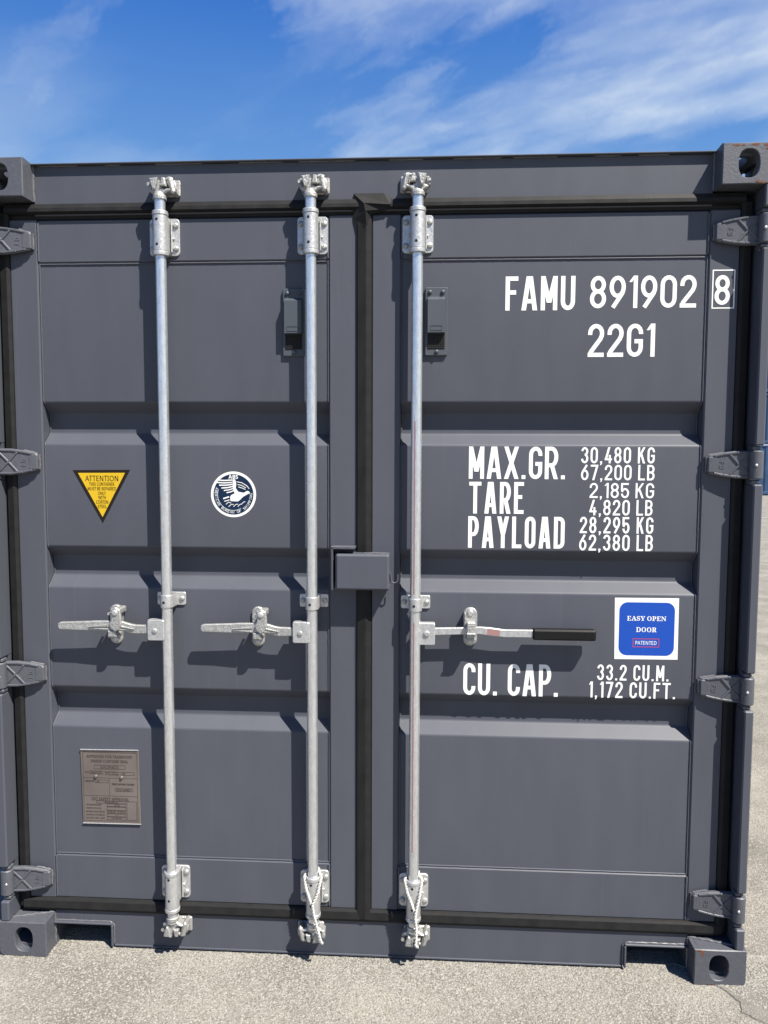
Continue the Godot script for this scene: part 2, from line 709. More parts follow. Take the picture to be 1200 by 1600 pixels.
func materials() -> void:
	var paint := mat(0.0715, 0.0785, 0.0985, 0.42)
	paint.albedo_texture = noise_tex(0.012, 5, 3, 0.945, 1.0, 512)
	paint.heightmap_enabled = false
	paint.normal_enabled = true
	paint.normal_texture = noise_tex(0.02, 4, 8, 0, 1, 512, false, 1.2)
	paint.normal_scale = 0.10
	paint.metallic_specular = 0.4
	paint.roughness = 0.52
	paint.detail_enabled = true
	paint.detail_blend_mode = BaseMaterial3D.BLEND_MODE_MUL
	paint.detail_albedo = wear_picture()
	paint.detail_uv_layer = BaseMaterial3D.DETAIL_UV_2
	paint.uv2_triplanar = true
	paint.uv2_world_triplanar = true
	paint.uv2_scale = Vector3(0.41, 0.37, 0.41)
	tri_map(paint, Vector3(1.3, 0.32, 1.3))
	M.paint = paint
	var cast := mat(0.0735, 0.079, 0.095, 0.5)
	cast.albedo_texture = noise_tex(0.03, 5, 13, 0.90, 1.0, 512)
	cast.normal_enabled = true
	cast.normal_texture = noise_tex(0.06, 4, 18, 0, 1, 512, false, 3.0)
	cast.normal_scale = 0.2
	tri_map(cast, Vector3(3.0, 3.0, 3.0))
	M.cast = cast
	M.weld = mat(0.0933, 0.0957, 0.1055, 0.36)
	var rubber := mat(0.0185, 0.0188, 0.0195, 0.6)
	rubber.albedo_texture = noise_tex(0.008, 4, 31, 0.78, 1.0, 512)
	rubber.normal_enabled = true
	rubber.normal_texture = noise_tex(0.03, 5, 34, 0, 1, 512, false, 3.0)
	rubber.normal_scale = 0.15
	tri_map(rubber, Vector3(4.0, 4.0, 4.0))
	rubber.metallic_specular = 0.28
	M.rubber = rubber
	M.black_gap = mat(0.008, 0.008, 0.009, 0.8)
	var zinc := mat(0.56, 0.57, 0.575, 0.40, 0.60)
	zinc.albedo_texture = noise_tex(0.02, 5, 41, 0.86, 1.0, 512)
	zinc.roughness_texture = noise_tex(0.03, 4, 43, 0.6, 1.0, 512)
	zinc.roughness = 0.52
	zinc.normal_enabled = true
	zinc.normal_texture = noise_tex(0.05, 4, 44, 0, 1, 512, false, 4.0)
	zinc.normal_scale = 0.4
	tri_map(zinc, Vector3(7, 3, 7))
	M.zinc = zinc
	var zc := zinc.duplicate() as StandardMaterial3D
	zc.albedo_color = Color(0.42, 0.425, 0.415).linear_to_srgb()
	zc.metallic = 0.55
	zc.roughness = 0.62
	zc.normal_scale = 0.8
	M.zinc_cast = zc
	var bar := zinc.duplicate() as StandardMaterial3D
	bar.metallic = 0.78
	bar.albedo_color = Color(0.76, 0.79, 0.82).linear_to_srgb()
	bar.roughness = 0.30
	bar.normal_scale = 0.2
	bar.uv1_scale = Vector3(9, 2.2, 9)
	M.bar = bar
	M.hole = mat(0.006, 0.006, 0.006, 0.9)
	M.white = mat(0.68, 0.69, 0.685, 0.5)
	M.yellow = mat(0.53, 0.345, 0.006, 0.45)
	M.black_print = mat(0.0146, 0.0114, 0.0097, 0.5)
	M.black_print.metallic_specular = 0.25
	M.navy = mat(0.0057, 0.0178, 0.0487, 0.45)
	M.navy.metallic_specular = 0.3
	M.blue_print = mat(0.002, 0.052, 0.34, 0.4)
	M.red_print = mat(0.3732, 0.0406, 0.0568, 0.45)
	M.vent = mat(0.0487, 0.0576, 0.0698, 0.5)
	M.grille = mat(0.012, 0.011, 0.011, 0.7)
	var plate := mat(0.185, 0.158, 0.147, 0.5, 0.35)
	plate.albedo_texture = noise_tex(0.01, 4, 51, 0.85, 1.0, 256)
	tri_map(plate, Vector3(2, 2, 2))
	M.plate = plate
	M.plate_print = mat(0.045, 0.036, 0.032, 0.6)
	var grip := mat(0.012, 0.012, 0.012, 0.45)
	grip.metallic_specular = 0.3
	grip.albedo_color = Color(0.008, 0.008, 0.0085).linear_to_srgb()
	M.grip = grip
	M.rope = mat(0.4544, 0.4503, 0.4300, 0.8)
	var rust := mat(0.20, 0.065, 0.020, 0.9)
	rust.albedo_texture = noise_tex(0.05, 4, 61, 0.6, 1.0, 256)
	tri_map(rust, Vector3(12, 12, 12))
	M.rust = rust
	M.red_tint = mat(0.3651, 0.2028, 0.1988, 0.45, 0.4)  # pale red of the line on the bar and the patch on its lever
	var far_blue := mat(0.0154, 0.0536, 0.1339, 0.55)
	far_blue.albedo_texture = noise_tex(0.02, 4, 71, 0.8, 1.0, 256)
	tri_map(far_blue, Vector3(0.6, 0.2, 0.6))
	M.far_blue = far_blue
	M.far_dark = mat(0.03, 0.035, 0.045, 0.6)
	M.road_white = mat(0.3732, 0.3692, 0.3489, 0.8)

	# worn asphalt with pale stone showing
	var g := mat(0.318, 0.309, 0.286, 0.95)
	var fine := noise_tex(0.16, 2, 81, 0, 1, 1024, true)
	var ramp := Gradient.new()
	ramp.offsets = PackedFloat32Array([0.0, 0.25, 0.6, 0.85, 1.0])
	ramp.colors = PackedColorArray([Color(0.76, 0.74, 0.71), Color(0.85, 0.84, 0.81), Color(0.87, 0.86, 0.84), Color(0.95, 0.94, 0.92), Color(1, 1, 0.98)])
	fine.color_ramp = ramp
	g.albedo_texture = fine
	g.heightmap_enabled = true
	g.heightmap_texture = noise_tex(0.16, 2, 81, 0, 1, 1024, true)
	g.heightmap_scale = 0.22
	tri_map(g, Vector3(1.25, 1.25, 1.25))
	g.detail_enabled = true
	g.detail_blend_mode = BaseMaterial3D.BLEND_MODE_MUL
	g.detail_albedo = noise_tex(0.010, 5, 84, 0.76, 1.0, 1024)
	g.detail_uv_layer = BaseMaterial3D.DETAIL_UV_2
	g.uv2_triplanar = true
	g.uv2_world_triplanar = true
	g.uv2_scale = Vector3(0.23, 0.23, 0.23)
	M.ground = g
	var p := g.duplicate() as StandardMaterial3D
	p.albedo_color = Color(0.272, 0.267, 0.253).linear_to_srgb()
	p.uv1_scale = Vector3(2.1, 2.1, 2.1)
	M.patch = p


# ---------------------------------------------------------------- ground and what stands far off
func ground_y(z: float) -> float:
	return -0.0105 * clampf(-z - 3.0, 0.0, 60.0)


func ground() -> void:
	var mb := MB.new()
	var zs := [80.0, 20.0, 4.0, -3.0, -10.0, -20.0, -35.0, -63.0, -120.0, -500.0]
	var xs := [-400.0, -60.0, -10.0, 0.0, 10.0, 60.0, 400.0]
	for i in zs.size() - 1:
		for j in xs.size() - 1:
			var a := Vector3(xs[j], ground_y(zs[i]), zs[i])
			var b := Vector3(xs[j + 1], ground_y(zs[i]), zs[i])
			var c := Vector3(xs[j + 1], ground_y(zs[i + 1]), zs[i + 1])
			var d := Vector3(xs[j], ground_y(zs[i + 1]), zs[i + 1])
			mb.quad(a, b, c, d, Vector3.UP)
	var o := part(mb, "ground", M.ground, self)
	structure(o)

	# greyer strip of paving whose broken edge starts under the corner of the container
	mb = MB.new()
	var edge := []
	for i in 60:
		var t := i / 59.0
		edge.append(Vector2(lerpf(1.02, 1.75, t) + 0.03 * sin(t * 17.0) + 0.012 * sin(t * 43.0) + rng.randf_range(-0.010, 0.010), lerpf(-0.10, 0.75, t)))
	for i in edge.size() - 1:
		var a: Vector2 = edge[i]
		var b: Vector2 = edge[i + 1]
		mb.quad(Vector3(a.x, 0.004, a.y), Vector3(b.x, 0.004, b.y), Vector3(6, 0.004, b.y), Vector3(6, 0.004, a.y), Vector3.UP)
		mb.quad(Vector3(a.x, 0.004, a.y), Vector3(b.x, 0.004, b.y), Vector3(b.x - 0.003, 0.0, b.y), Vector3(a.x - 0.003, 0.0, a.y), Vector3(-1, 1, 0))
	structure(part(mb, "pavement", M.patch, self))

	# loose and half sunk stones of the worn surface
	var stone := MB.new()
	var top := Vector3(0, 0.55, 0)
	var ring := []
	for i in 6:
		var a := TAU * i / 6.0
		ring.append(Vector3(cos(a) * rng.randf_range(0.8, 1.1), 0.1 * rng.randf(), sin(a) * rng.randf_range(0.8, 1.1)))
	var inner := []
	for i in 6:
		inner.append(ring[i] * 0.6 + Vector3(0, 0.42, 0))
	for i in 6:
		var j := (i + 1) % 6
		stone.quad(ring[i], ring[j], inner[j], inner[i], ring[i] + Vector3(0, 0.5, 0))
		stone.flat(inner[i], inner[j], top, Vector3.UP)
	var mesh := stone.done()
	var sm := mat(1, 1, 1, 0.9)
	sm.vertex_color_use_as_albedo = true
	mesh.surface_set_material(0, sm)
	var mm := MultiMesh.new()
	mm.transform_format = MultiMesh.TRANSFORM_3D
	mm.use_colors = true
	mm.mesh = mesh
	var N := 170000
	mm.instance_count = N
	for i in N:
		var x: float
		var z: float
		if i < 125000:
			x = 0.2 + clampf(rng.randfn(0.0, 1.15), -4.0, 4.0)
			z = -0.16 + 2.6 * pow(rng.randf(), 2.2)
		else:
			x = rng.randf_range(1.2, 3.4)
			z = -pow(rng.randf(), 1.4) * 4.2
		var s := rng.randf_range(0.0016, 0.0038) * (1.0 + 0.5 * pow(rng.randf(), 8.0))
		var b := Basis(Vector3.UP, rng.randf() * TAU) * Basis.from_scale(Vector3(s * rng.randf_range(0.8, 1.3), s * rng.randf_range(0.4, 0.9), s))
		var y := ground_y(z) + (0.004 if x > 1.05 + (z + 0.1) * 0.86 and z > -0.1 else 0.0)
		mm.set_instance_transform(i, Transform3D(b, Vector3(x, y, z)))
		var v := rng.randf()
		var k := lerpf(0.165, 0.275, v)
		if v < 0.07:
			k = 0.11
		mm.set_instance_color(i, Color(k, k * rng.randf_range(0.95, 0.985), k * rng.randf_range(0.83, 0.92)))
	var mi := MultiMeshInstance3D.new()
	mi.name = "gravel"
	mi.multimesh = mm
	add_child(mi, true)
	mi.set_meta("kind", "stuff")
	tag(mi, "pale stones of the worn asphalt surface around the container", "gravel")

	# two worn lines painted across the yard
	for l in [[-21.2, 8.5, 24.0], [-12.8, 5.9, 15.0]]:
		mb = MB.new()
		var x: float = l[1]
		while x < l[2]:
			var e := x + rng.randf_range(0.25, 1.1)
			var w := rng.randf_range(0.05, 0.065)
			var y := ground_y(l[0]) + 0.006
			mb.quad(Vector3(x, y + 0.0105 * w, l[0] - w), Vector3(e, y + 0.0105 * w, l[0] - w), Vector3(e, y, l[0] + w), Vector3(x, y, l[0] + w), Vector3.UP)
			x = e + rng.randf_range(0.05, 0.5)
		part(mb, "painted_line", M.road_white, o)


func blue_container(at: Vector3, label: String) -> void:
	var root := Node3D.new()
	root.name = "blue_container"
	add_child(root, true)
	root.position = at
	tag(root, label, "shipping container", "blue containers stacked across the yard")
	var L := 6.058
	var H := 2.591
	var mb := MB.new()
	# corrugated long side
	var x := 0.18
	var pts := []
	while x < L - 0.18:
		pts.append_array([Vector2(x, -0.035), Vector2(x + 0.07, -0.035), Vector2(x + 0.138, -0.071), Vector2(x + 0.208, -0.071)])
		x += 0.276
	for f in [0, 1]:
		mb = MB.new()
		for i in pts.size() - 1:
			var zz := 0.0 if f == 0 else -2.438
			var sg := 1.0 if f == 0 else -1.0
			var a := Vector3(pts[i].x, 0.17, zz + sg * pts[i].y)
			var b := Vector3(pts[i + 1].x, 0.17, zz + sg * pts[i + 1].y)
			mb.quad(a, b, b + Vector3(0, H - 0.27, 0), a + Vector3(0, H - 0.27, 0), Vector3(0, 0, sg))
		part(mb, "side_wall", M.far_blue, root)
	for xx in [0.10, L - 0.10]:
		mb = MB.new()
		mb.box(Vector3(xx, H / 2, -1.219), Vector3(0.05, H - 0.24, 2.2))
		part(mb, "end_wall", M.far_blue, root)
	mb = MB.new()
	mb.box(Vector3(L / 2, H - 0.04, -1.219), Vector3(L - 0.3, 0.03, 2.36))
	part(mb, "roof_panel", M.far_blue, root)
	mb = MB.new()
	for zz in [-0.05, -2.388]:
		mb.box(Vector3(L / 2, H - 0.065, zz), Vector3(L - 0.36, 0.07, 0.07), 0.01)
		mb.box(Vector3(L / 2, 0.12, zz), Vector3(L - 0.36, 0.15, 0.06), 0.01)
		for xx in [0.09, L - 0.09]:
			mb.box(Vector3(xx, H / 2, zz - signf(zz + 1.2) * 0.02), Vector3(0.15, H - 0.25, 0.13), 0.01)
	part(mb, "frame", M.far_blue, root)
	for xx in [0.089, L - 0.089]:
		for zz in [-0.081, -2.357]:
			for yy in [0.059, H - 0.059]:
				mb = MB.new()
				mb.box(Vector3(xx, yy, zz), Vector3(0.178, 0.118, 0.162), 0.008)
				part(mb, "corner_casting", M.far_dark, root)
	mb = MB.new()
	mb.box(Vector3(L / 2, 0.10, -1.219), Vector3(L - 0.4, 0.08, 2.1))
	part(mb, "floor_frame", M.far_dark, root)


func blue_stack() -> void:
	var z := -38.0
	var y := ground_y(z)
	blue_container(Vector3(13.6, y, z), "blue corrugated container standing on the yard, lowest of its stack")
	blue_container(Vector3(13.6, y + 2.60, z), "blue corrugated container in the middle of the stack of three")
	blue_container(Vector3(13.6, y + 5.20, z), "blue corrugated container on top of the stack across the yard")


# ---------------------------------------------------------------- the grey container
func container() -> void:
	var root := Node3D.new()
	root.name = "shipping_container"
	add_child(root, true)
	box_root = root
	tag(root, "large dark grey shipping container with closed double doors and galvanized locking bars", "shipping container")
	shell(root)
	for s in [-1.0, 1.0]:
		door(root, s)
	corner_posts(root)
	castings(root)
	gaskets(root)
	locking_gear(root)
	vents(root)
	padlock_box(root)
	lettering(root)
	stickers(root)
	approval_plate(root)


func shell(root: Node3D) -> void:
	# header over the doors
	var mb := MB.new()
	mb.box(Vector3(0, 2.5085, -0.115), Vector3(2.113, 0.153, 0.10), 0.003)
	var header := part(mb, "door_header", M.paint, root)
	mb = MB.new()
	mb.box(Vector3(0, 2.5872, -0.0885), Vector3(2.113, 0.004, 0.078), 0.0012, Basis(Vector3.RIGHT, 0.03))
	part(mb, "header_lip", M.paint, header)
	mb = MB.new()
	var x := -1.04
	while x < 1.03:
		var l := rng.randf_range(0.05, 0.2)
		bead(mb, [Vector3(x, 2.5835, -0.063), Vector3(minf(x + l, 1.04), 2.5835, -0.063)], 0.0025)
		x += l + rng.randf_range(0.02, 0.12)
	part(mb, "weld_seam", M.weld, header)

	# sill under the doors with its two fork pockets
	mb = MB.new()
	var out := [[-1.057, 0.130], [-1.057, 0.084], [-0.872, 0.084], [-0.858, 0.076], [-0.857, 0.010], [0.857, 0.010], [0.858, 0.076], [0.872, 0.084], [1.057, 0.084], [1.057, 0.130]]
	mb.prism(poly(out), -0.16, STILE, 0.003, true)
	var sill := part(mb, "door_sill", M.paint, root)
	mb = MB.new()
	mb.box(Vector3(0, 0.010, -0.113), Vector3(1.70, 0.006, 0.104), 0.001)
	part(mb, "sill_flange", M.paint, sill)
	for s in [-1.0, 1.0]:
		mb = MB.new()
		mb.box(Vector3(s * 0.9555, 0.0875, -0.112), Vector3(0.203, 0.007, 0.118), 0.002)
		mb.box(Vector3(s * 0.8555, 0.046, -0.112), Vector3(0.007, 0.074, 0.118), 0.002)
		part(mb, "pocket_rim", M.paint, sill)
		mb = MB.new()
		bead(mb, [Vector3(s * 1.05, 0.0925, -0.063), Vector3(s * 0.862, 0.0925, -0.063), Vector3(s * 0.850, 0.082, -0.063), Vector3(s * 0.850, 0.016, -0.063)], 0.003)
		part(mb, "weld_seam", M.weld, sill)
		# pocket tunnel, dark inside
		mb = MB.new()
		mb.box(Vector3(s * 0.955, 0.10, -1.2), Vector3(0.20, 0.01, 2.0))
		part(mb, "fork_pocket", M.far_dark, sill)

	# sides, roof, front and underframe
	for s in [-1.0, 1.0]:
		mb = MB.new()
		var pts := []
		var z := -0.19
		while z > -5.80:
			pts.append_array([Vector2(z, 1.20), Vector2(z - 0.07, 1.20), Vector2(z - 0.138, 1.166), Vector2(z - 0.208, 1.166)])
			z -= 0.276
		for i in pts.size() - 1:
			var a := Vector3(s * pts[i].y, 0.16, pts[i].x)
			var b := Vector3(s * pts[i + 1].y, 0.16, pts[i + 1].x)
			mb.quad(a, b, b + Vector3(0, 2.35, 0), a + Vector3(0, 2.35, 0), Vector3(s, 0, 0))
		part(mb, "side_wall", M.paint, root)
		mb = MB.new()
		mb.box(Vector3(s * 1.185, 2.525, -3.02), Vector3(0.06, 0.06, 5.68), 0.006)
		part(mb, "top_rail", M.paint, root)
		mb = MB.new()
		mb.box(Vector3(s * 1.185, 0.11, -3.02), Vector3(0.05, 0.15, 5.68), 0.006)
		part(mb, "bottom_rail", M.paint, root)
	mb = MB.new()
	mb.box(Vector3(0, 2.548, -3.02), Vector3(2.34, 0.02, 5.75))
	part(mb, "roof_panel", M.paint, root)
	mb = MB.new()
	mb.box(Vector3(0, 1.30, -5.95), Vector3(2.2, 2.42, 0.05))
	part(mb, "end_wall", M.paint, root)
	mb = MB.new()
	mb.box(Vector3(0, 0.145, -3.02), Vector3(2.30, 0.03, 5.70))
	for i in 17:
		mb.box(Vector3(0, 0.105, -0.45 - i * 0.33), Vector3(2.30, 0.045, 0.05))
	part(mb, "underframe", M.far_dark, root)


func groove_profile() -> Array:
	# (y, z) down the sheet: flat crests with three pressed grooves, the bends rounded
	var corners := [Vector2(2.285, CREST)]
	for t in [1.843, 1.373, 0.902]:
		corners.append_array([Vector2(t, CREST), Vector2(t - 0.035, FLOOR), Vector2(t - 0.100, FLOOR), Vector2(t - 0.135, CREST)])
	corners.append(Vector2(0.322, CREST))
	var out := [corners[0]]
	for i in range(1, corners.size() - 1):
		var a: Vector2 = (corners[i - 1] - corners[i]).normalized()
		var b: Vector2 = (corners[i + 1] - corners[i]).normalized()
		var p0: Vector2 = corners[i] + a * 0.006
		var p1: Vector2 = corners[i] + b * 0.006
		for k in 5:
			var t := k / 4.0
			out.append(p0.lerp(corners[i], t).lerp((corners[i] as Vector2).lerp(p1, t), t))
	out.append(corners[-1])
	return out


func door(root: Node3D, s: float) -> void:
	var pr := groove_profile()
	var mb := MB.new()
	mb.pull_x(pr, s * 0.113, s * 1.050, Vector3(0, 0, 1), true)
	var d := part(mb, "door", M.paint, root)
	mb = MB.new()
	mb.box(Vector3(s * 1.096, 1.295, -0.115), Vector3(0.092, 2.252, 0.10), 0.004)
	part(mb, "stile", M.paint, d)
	mb = MB.new()
	mb.box(Vector3(s * 0.0675, 1.295, -0.115), Vector3(0.091, 2.252, 0.10), 0.004)
	part(mb, "stile", M.paint, d)
	mb = MB.new()
	mb.box(Vector3(s * 0.5815, 2.352, -0.118), Vector3(0.937, 0.136, 0.10), 0.005)
	part(mb, "rail", M.paint, d)
	mb = MB.new()
	mb.box(Vector3(s * 0.5815, 0.246, -0.118), Vector3(0.937, 0.154, 0.10), 0.005)
	part(mb, "rail", M.paint, d)
	# seams where the sheet is welded in
	mb = MB.new()
	for x in [0.116, 1.047]:
		var path := []
		for p in pr:
			path.append(Vector3(s * x, p.x, p.y + 0.001))
		bead(mb, path, 0.0028, false)
		bead(mb, [Vector3(s * x, 2.41, RAIL + 0.001), Vector3(s * x, 2.29, RAIL + 0.001)], 0.0035, false)
		bead(mb, [Vector3(s * x, 0.318, RAIL + 0.001), Vector3(s * x, 0.175, RAIL + 0.001)], 0.0035, false)
	bead(mb, [Vector3(s * 0.116, 2.281, CREST + 0.001), Vector3(s * 1.047, 2.281, CREST + 0.001)], 0.0028, false)
	bead(mb, [Vector3(s * 0.116, 0.3255, CREST + 0.001), Vector3(s * 1.047, 0.3255, CREST + 0.001)], 0.0028, false)
	part(mb, "weld_seam", M.paint, d)
	for k in 4:
		hinge(root, s, [2.350, 1.650, 0.950, 0.245][k])


func hinge(root: Node3D, s: float, y: float) -> void:
	var mb := MB.new()
	var ang := 0.12
	# along the leaf towards the door, up, outwards
	var u := Vector3(-s * cos(ang), 0, -sin(ang))
	var v := Vector3.UP
	var w := u.cross(v) * -s
	if w.z < 0:
		w = -w
	mb.xf = Transform3D(Basis(u, v, w), Vector3(s * 1.199, y, -0.037))
	mb.prism(poly([[-0.004, -0.043], [0.052, -0.043], [0.090, -0.038], [0.132, -0.029], [0.138, -0.022], [0.138, 0.022], [0.132, 0.029], [0.090, 0.038], [0.052, 0.043], [-0.004, 0.043]]), -0.007, 0.005, 0.0035, true)
	var h := part(mb, "hinge", M.cast, root)
	mb = MB.new()
	mb.xf = Transform3D(Basis(u, v, w), Vector3(s * 1.199, y, -0.037))
	var z0 := 0.0045
	var z1 := 0.0082
	for e in [[0.012, 0.037, 0.054, 0.037], [0.012, -0.037, 0.054, -0.037], [0.054, 0.037, 0.092, 0.032], [0.054, -0.037, 0.092, -0.032], [0.012, 0.035, 0.046, 0.0], [0.012, -0.035, 0.046, 0.0], [0.046, 0.0, 0.074, 0.032], [0.046, 0.0, 0.074, -0.032], [0.092, 0.032, 0.120, 0.026], [0.092, -0.032, 0.120, -0.026]]:
		var a := Vector2(e[0], e[1])
		var b := Vector2(e[2], e[3])
		var dd := (b - a).normalized()
		var nn := Vector2(-dd.y, dd.x) * 0.0034
		mb.prism(PackedVector2Array([a - nn, b - nn, b + nn, a + nn]), z0, z1 + rng.randf() * 0.0003, 0.0015)
	mb.prism(rrect(0.110, -0.024, 0.136, 0.024, 0.004, 2), z0, 0.0066, 0.002)
	part(mb, "rib", M.cast, h)
	mb = MB.new()
	var turn := Basis(Vector3(0, -1, 0), Vector3(1, 0, 0), Vector3(0, 0, 1))
	if s < 0:
		turn = Basis(Vector3(0, 1, 0), Vector3(-1, 0, 0), Vector3(0, 0, 1))
	mb.xf = Transform3D(Basis(u * -s, v, w), Vector3(s * 1.199, y, -0.037)) * Transform3D(turn, Vector3(-s * 0.096, 0, 0.0068))
	mb.ribbon([Vector2(-0.011, -0.006), Vector2(-0.011, 0.007), Vector2(-0.003, 0.007)], 0.0024, 0.0)
	mb.ribbon([Vector2(-0.011, 0.001), Vector2(-0.004, 0.001)], 0.0024, 0.0002)
	mb.ribbon([Vector2(0.002, -0.006), Vector2(0.002, 0.007), Vector2(0.008, 0.006), Vector2(0.010, 0.0005), Vector2(0.008, -0.005)], 0.0024, 0.0, true)
	part(mb, "cast_mark", M.black_gap if false else M.weld, h)
	# knuckle and pin
	mb = MB.new()
	mb.xf = Transform3D(Basis.IDENTITY, Vector3(s * 1.197, y, -0.024))
	mb.lathe([Vector2(0, -0.043), Vector2(0.017, -0.043), Vector2(0.020, -0.040), Vector2(0.020, 0.040), Vector2(0.017, 0.043), Vector2(0, 0.043)], 24)
	mb.box(Vector3(-s * 0.004, 0.051, -0.002), Vector3(0.024, 0.012, 0.03), 0.003)
	mb.box(Vector3(-s * 0.004, -0.051, -0.002), Vector3(0.024, 0.012, 0.03), 0.003)
	part(mb, "knuckle", M.cast, h)
	mb = MB.new()
	bolt_head(mb, s * 1.1905, y - 0.001, -0.0055, 0.0045, 0.003)
	part(mb, "pin", M.zinc, h)
	mb = MB.new()
	var tip := Vector3(s * 1.199, y, -0.037) + u * 0.140 - w * 0.006
	bead(mb, [tip + v * 0.024, tip - v * 0.024], 0.0045)
	bead(mb, [tip + v * 0.027 - u * 0.004, tip + v * 0.038 - u * 0.048], 0.004)
	part(mb, "weld_seam", M.weld, h)


func corner_posts(root: Node3D) -> void:
	for s in [-1.0, 1.0]:
		var mb := MB.new()
		var cuts := [2.473]
		for y in [2.350, 1.650, 0.950, 0.245]:
			cuts.append_array([y + 0.059, y - 0.059])
		cuts.append(0.118)
		for i in range(0, cuts.size(), 2):
			var a: float = cuts[i]
			var b: float = cuts[i + 1]
			mb.box(Vector3(s * 1.197, (a + b) / 2, -0.065), Vector3(0.028, a - b, 0.128), 0.004)
		mb.box(Vector3(s * 1.1965, 1.2955, -0.105), Vector3(0.025, 2.355, 0.10))
		mb.box(Vector3(s * 1.150, 1.2955, -0.150), Vector3(0.10, 2.355, 0.012))
		part(mb, "corner_post", M.paint, root)
		mb = MB.new()
		mb.box(Vector3(s * 1.15, 1.2955, -5.99), Vector3(0.12, 2.355, 0.12), 0.006)
		part(mb, "corner_post", M.paint, root)


func castings(root: Node3D) -> void:
	var i := 0
	for s in [-1.0, 1.0]:
		for top in [false, true]:
			for back in [false, true]:
				var mb := MB.new()
				var cy := 2.532 if top else 0.059
				var zf := -6.058 if back else 0.0
				var f := -1.0 if back else 1.0
				# front face, pierced; the bottom ones are rounded at their outer lower corner
				var round_ := [[s * f, -1.0, 0.016]] if not top else []
				mb.xf = Transform3D(Basis(Vector3(f, 0, 0), Vector3.UP, Vector3(0, 0, f)), Vector3(s * 1.138, cy, zf))
				mb.pierced(0.162, 0.118, -s * f * 0.004, 0.0, 0.030, 0.041, 0.028, round_)
				# outer side, pierced
				mb.xf = Transform3D(Basis(Vector3(0, 0, -s), Vector3.UP, Vector3(s, 0, 0)), Vector3(s * 1.219, cy, zf - f * 0.103))
				mb.pierced(0.150, 0.118, s * f * -0.020, 0.0, 0.036, 0.026, 0.028, [], 0.001)
				# top or bottom, pierced
				var up := 1.0 if top else -1.0
				mb.xf = Transform3D(Basis(Vector3(1, 0, 0), Vector3(0, 0, -up), Vector3(0, up, 0)), Vector3(s * 1.124, cy + up * 0.0585, zf - f * 0.103))
				if top:
					mb.pierced(0.134, 0.150, 0.0, 0.0, 0.032, 0.058, 0.028, [], 0.001)
				else:
					mb.box(Vector3(0, 0, -0.014), Vector3(0.134, 0.150, 0.028))
				mb.xf = Transform3D.IDENTITY
				# the three plain walls
				mb.box(Vector3(s * 1.0635, cy - up * 0.014, zf - f * 0.103), Vector3(0.013, 0.089, 0.1495))
				mb.box(Vector3(s * 1.131, cy - up * 0.0515, zf - f * 0.103), Vector3(0.12, 0.014, 0.1495))
				mb.box(Vector3(s * 1.130, cy - up * 0.014, zf - f * 0.170), Vector3(0.119, 0.060, 0.014))
				var c := part(mb, "corner_casting", M.cast, root)
				if back:
					continue
				mb = MB.new()
				if top:
					bead(mb, [Vector3(s * 1.056, 2.585, -0.064), Vector3(s * 1.056, 2.475, -0.064)], 0.0045)
				else:
					bead(mb, [Vector3(s * 1.056, 0.1185, -0.066), Vector3(s * 1.215, 0.1185, -0.02)], 0.0045)
					bead(mb, [Vector3(s * 1.056, 0.114, -0.064), Vector3(s * 1.056, 0.012, -0.064)], 0.004)
				part(mb, "weld_seam", M.weld, c)
				if s > 0:
					rust(c, top)
				i += 1


func rust(c: Node3D, top: bool) -> void:
	var spots: Array
	if top:
		spots = [[1.200, 2.577, 0.022, 0.010], [1.150, 2.585, 0.012, 0.0035], [1.196, 2.570, 0.010, 0.012], [1.185, 2.584, 0.014, 0.004], [1.095, 2.584, 0.010, 0.003], [1.115, 2.583, 0.006, 0.003], [1.17, 2.477, 0.016, 0.003], [1.158, 2.481, 0.008, 0.002]]
	else:
		spots = [[1.071, 0.114, 0.010, 0.003], [1.082, 0.110, 0.008, 0.006], [1.083, 0.100, 0.003, 0.008], [1.217, 0.100, 0.0012, 0.010], [1.11, 0.0035, 0.014, 0.0012], [1.165, 0.058, 0.004, 0.002]]
	for sp in spots:
		var mb := MB.new()
		var n := 14
		var p := PackedVector2Array()
		for k in n:
			var a := TAU * k / n
			var r := rng.randf_range(0.55, 1.15)
			p.append(Vector2(minf(sp[0] + cos(a) * sp[2] * r, 1.2165), clampf(sp[1] + sin(a) * sp[3] * r, 0.0, 2.5895)))
		for k in n:
			mb.flat(Vector3(sp[0], sp[1], 0.0006), Vector3(p[k].x, p[k].y, 0.0004), Vector3(p[(k + 1) % n].x, p[(k + 1) % n].y, 0.0004), Vector3(0, 0, 1))
		part(mb, "rust_stain", M.rust, c)


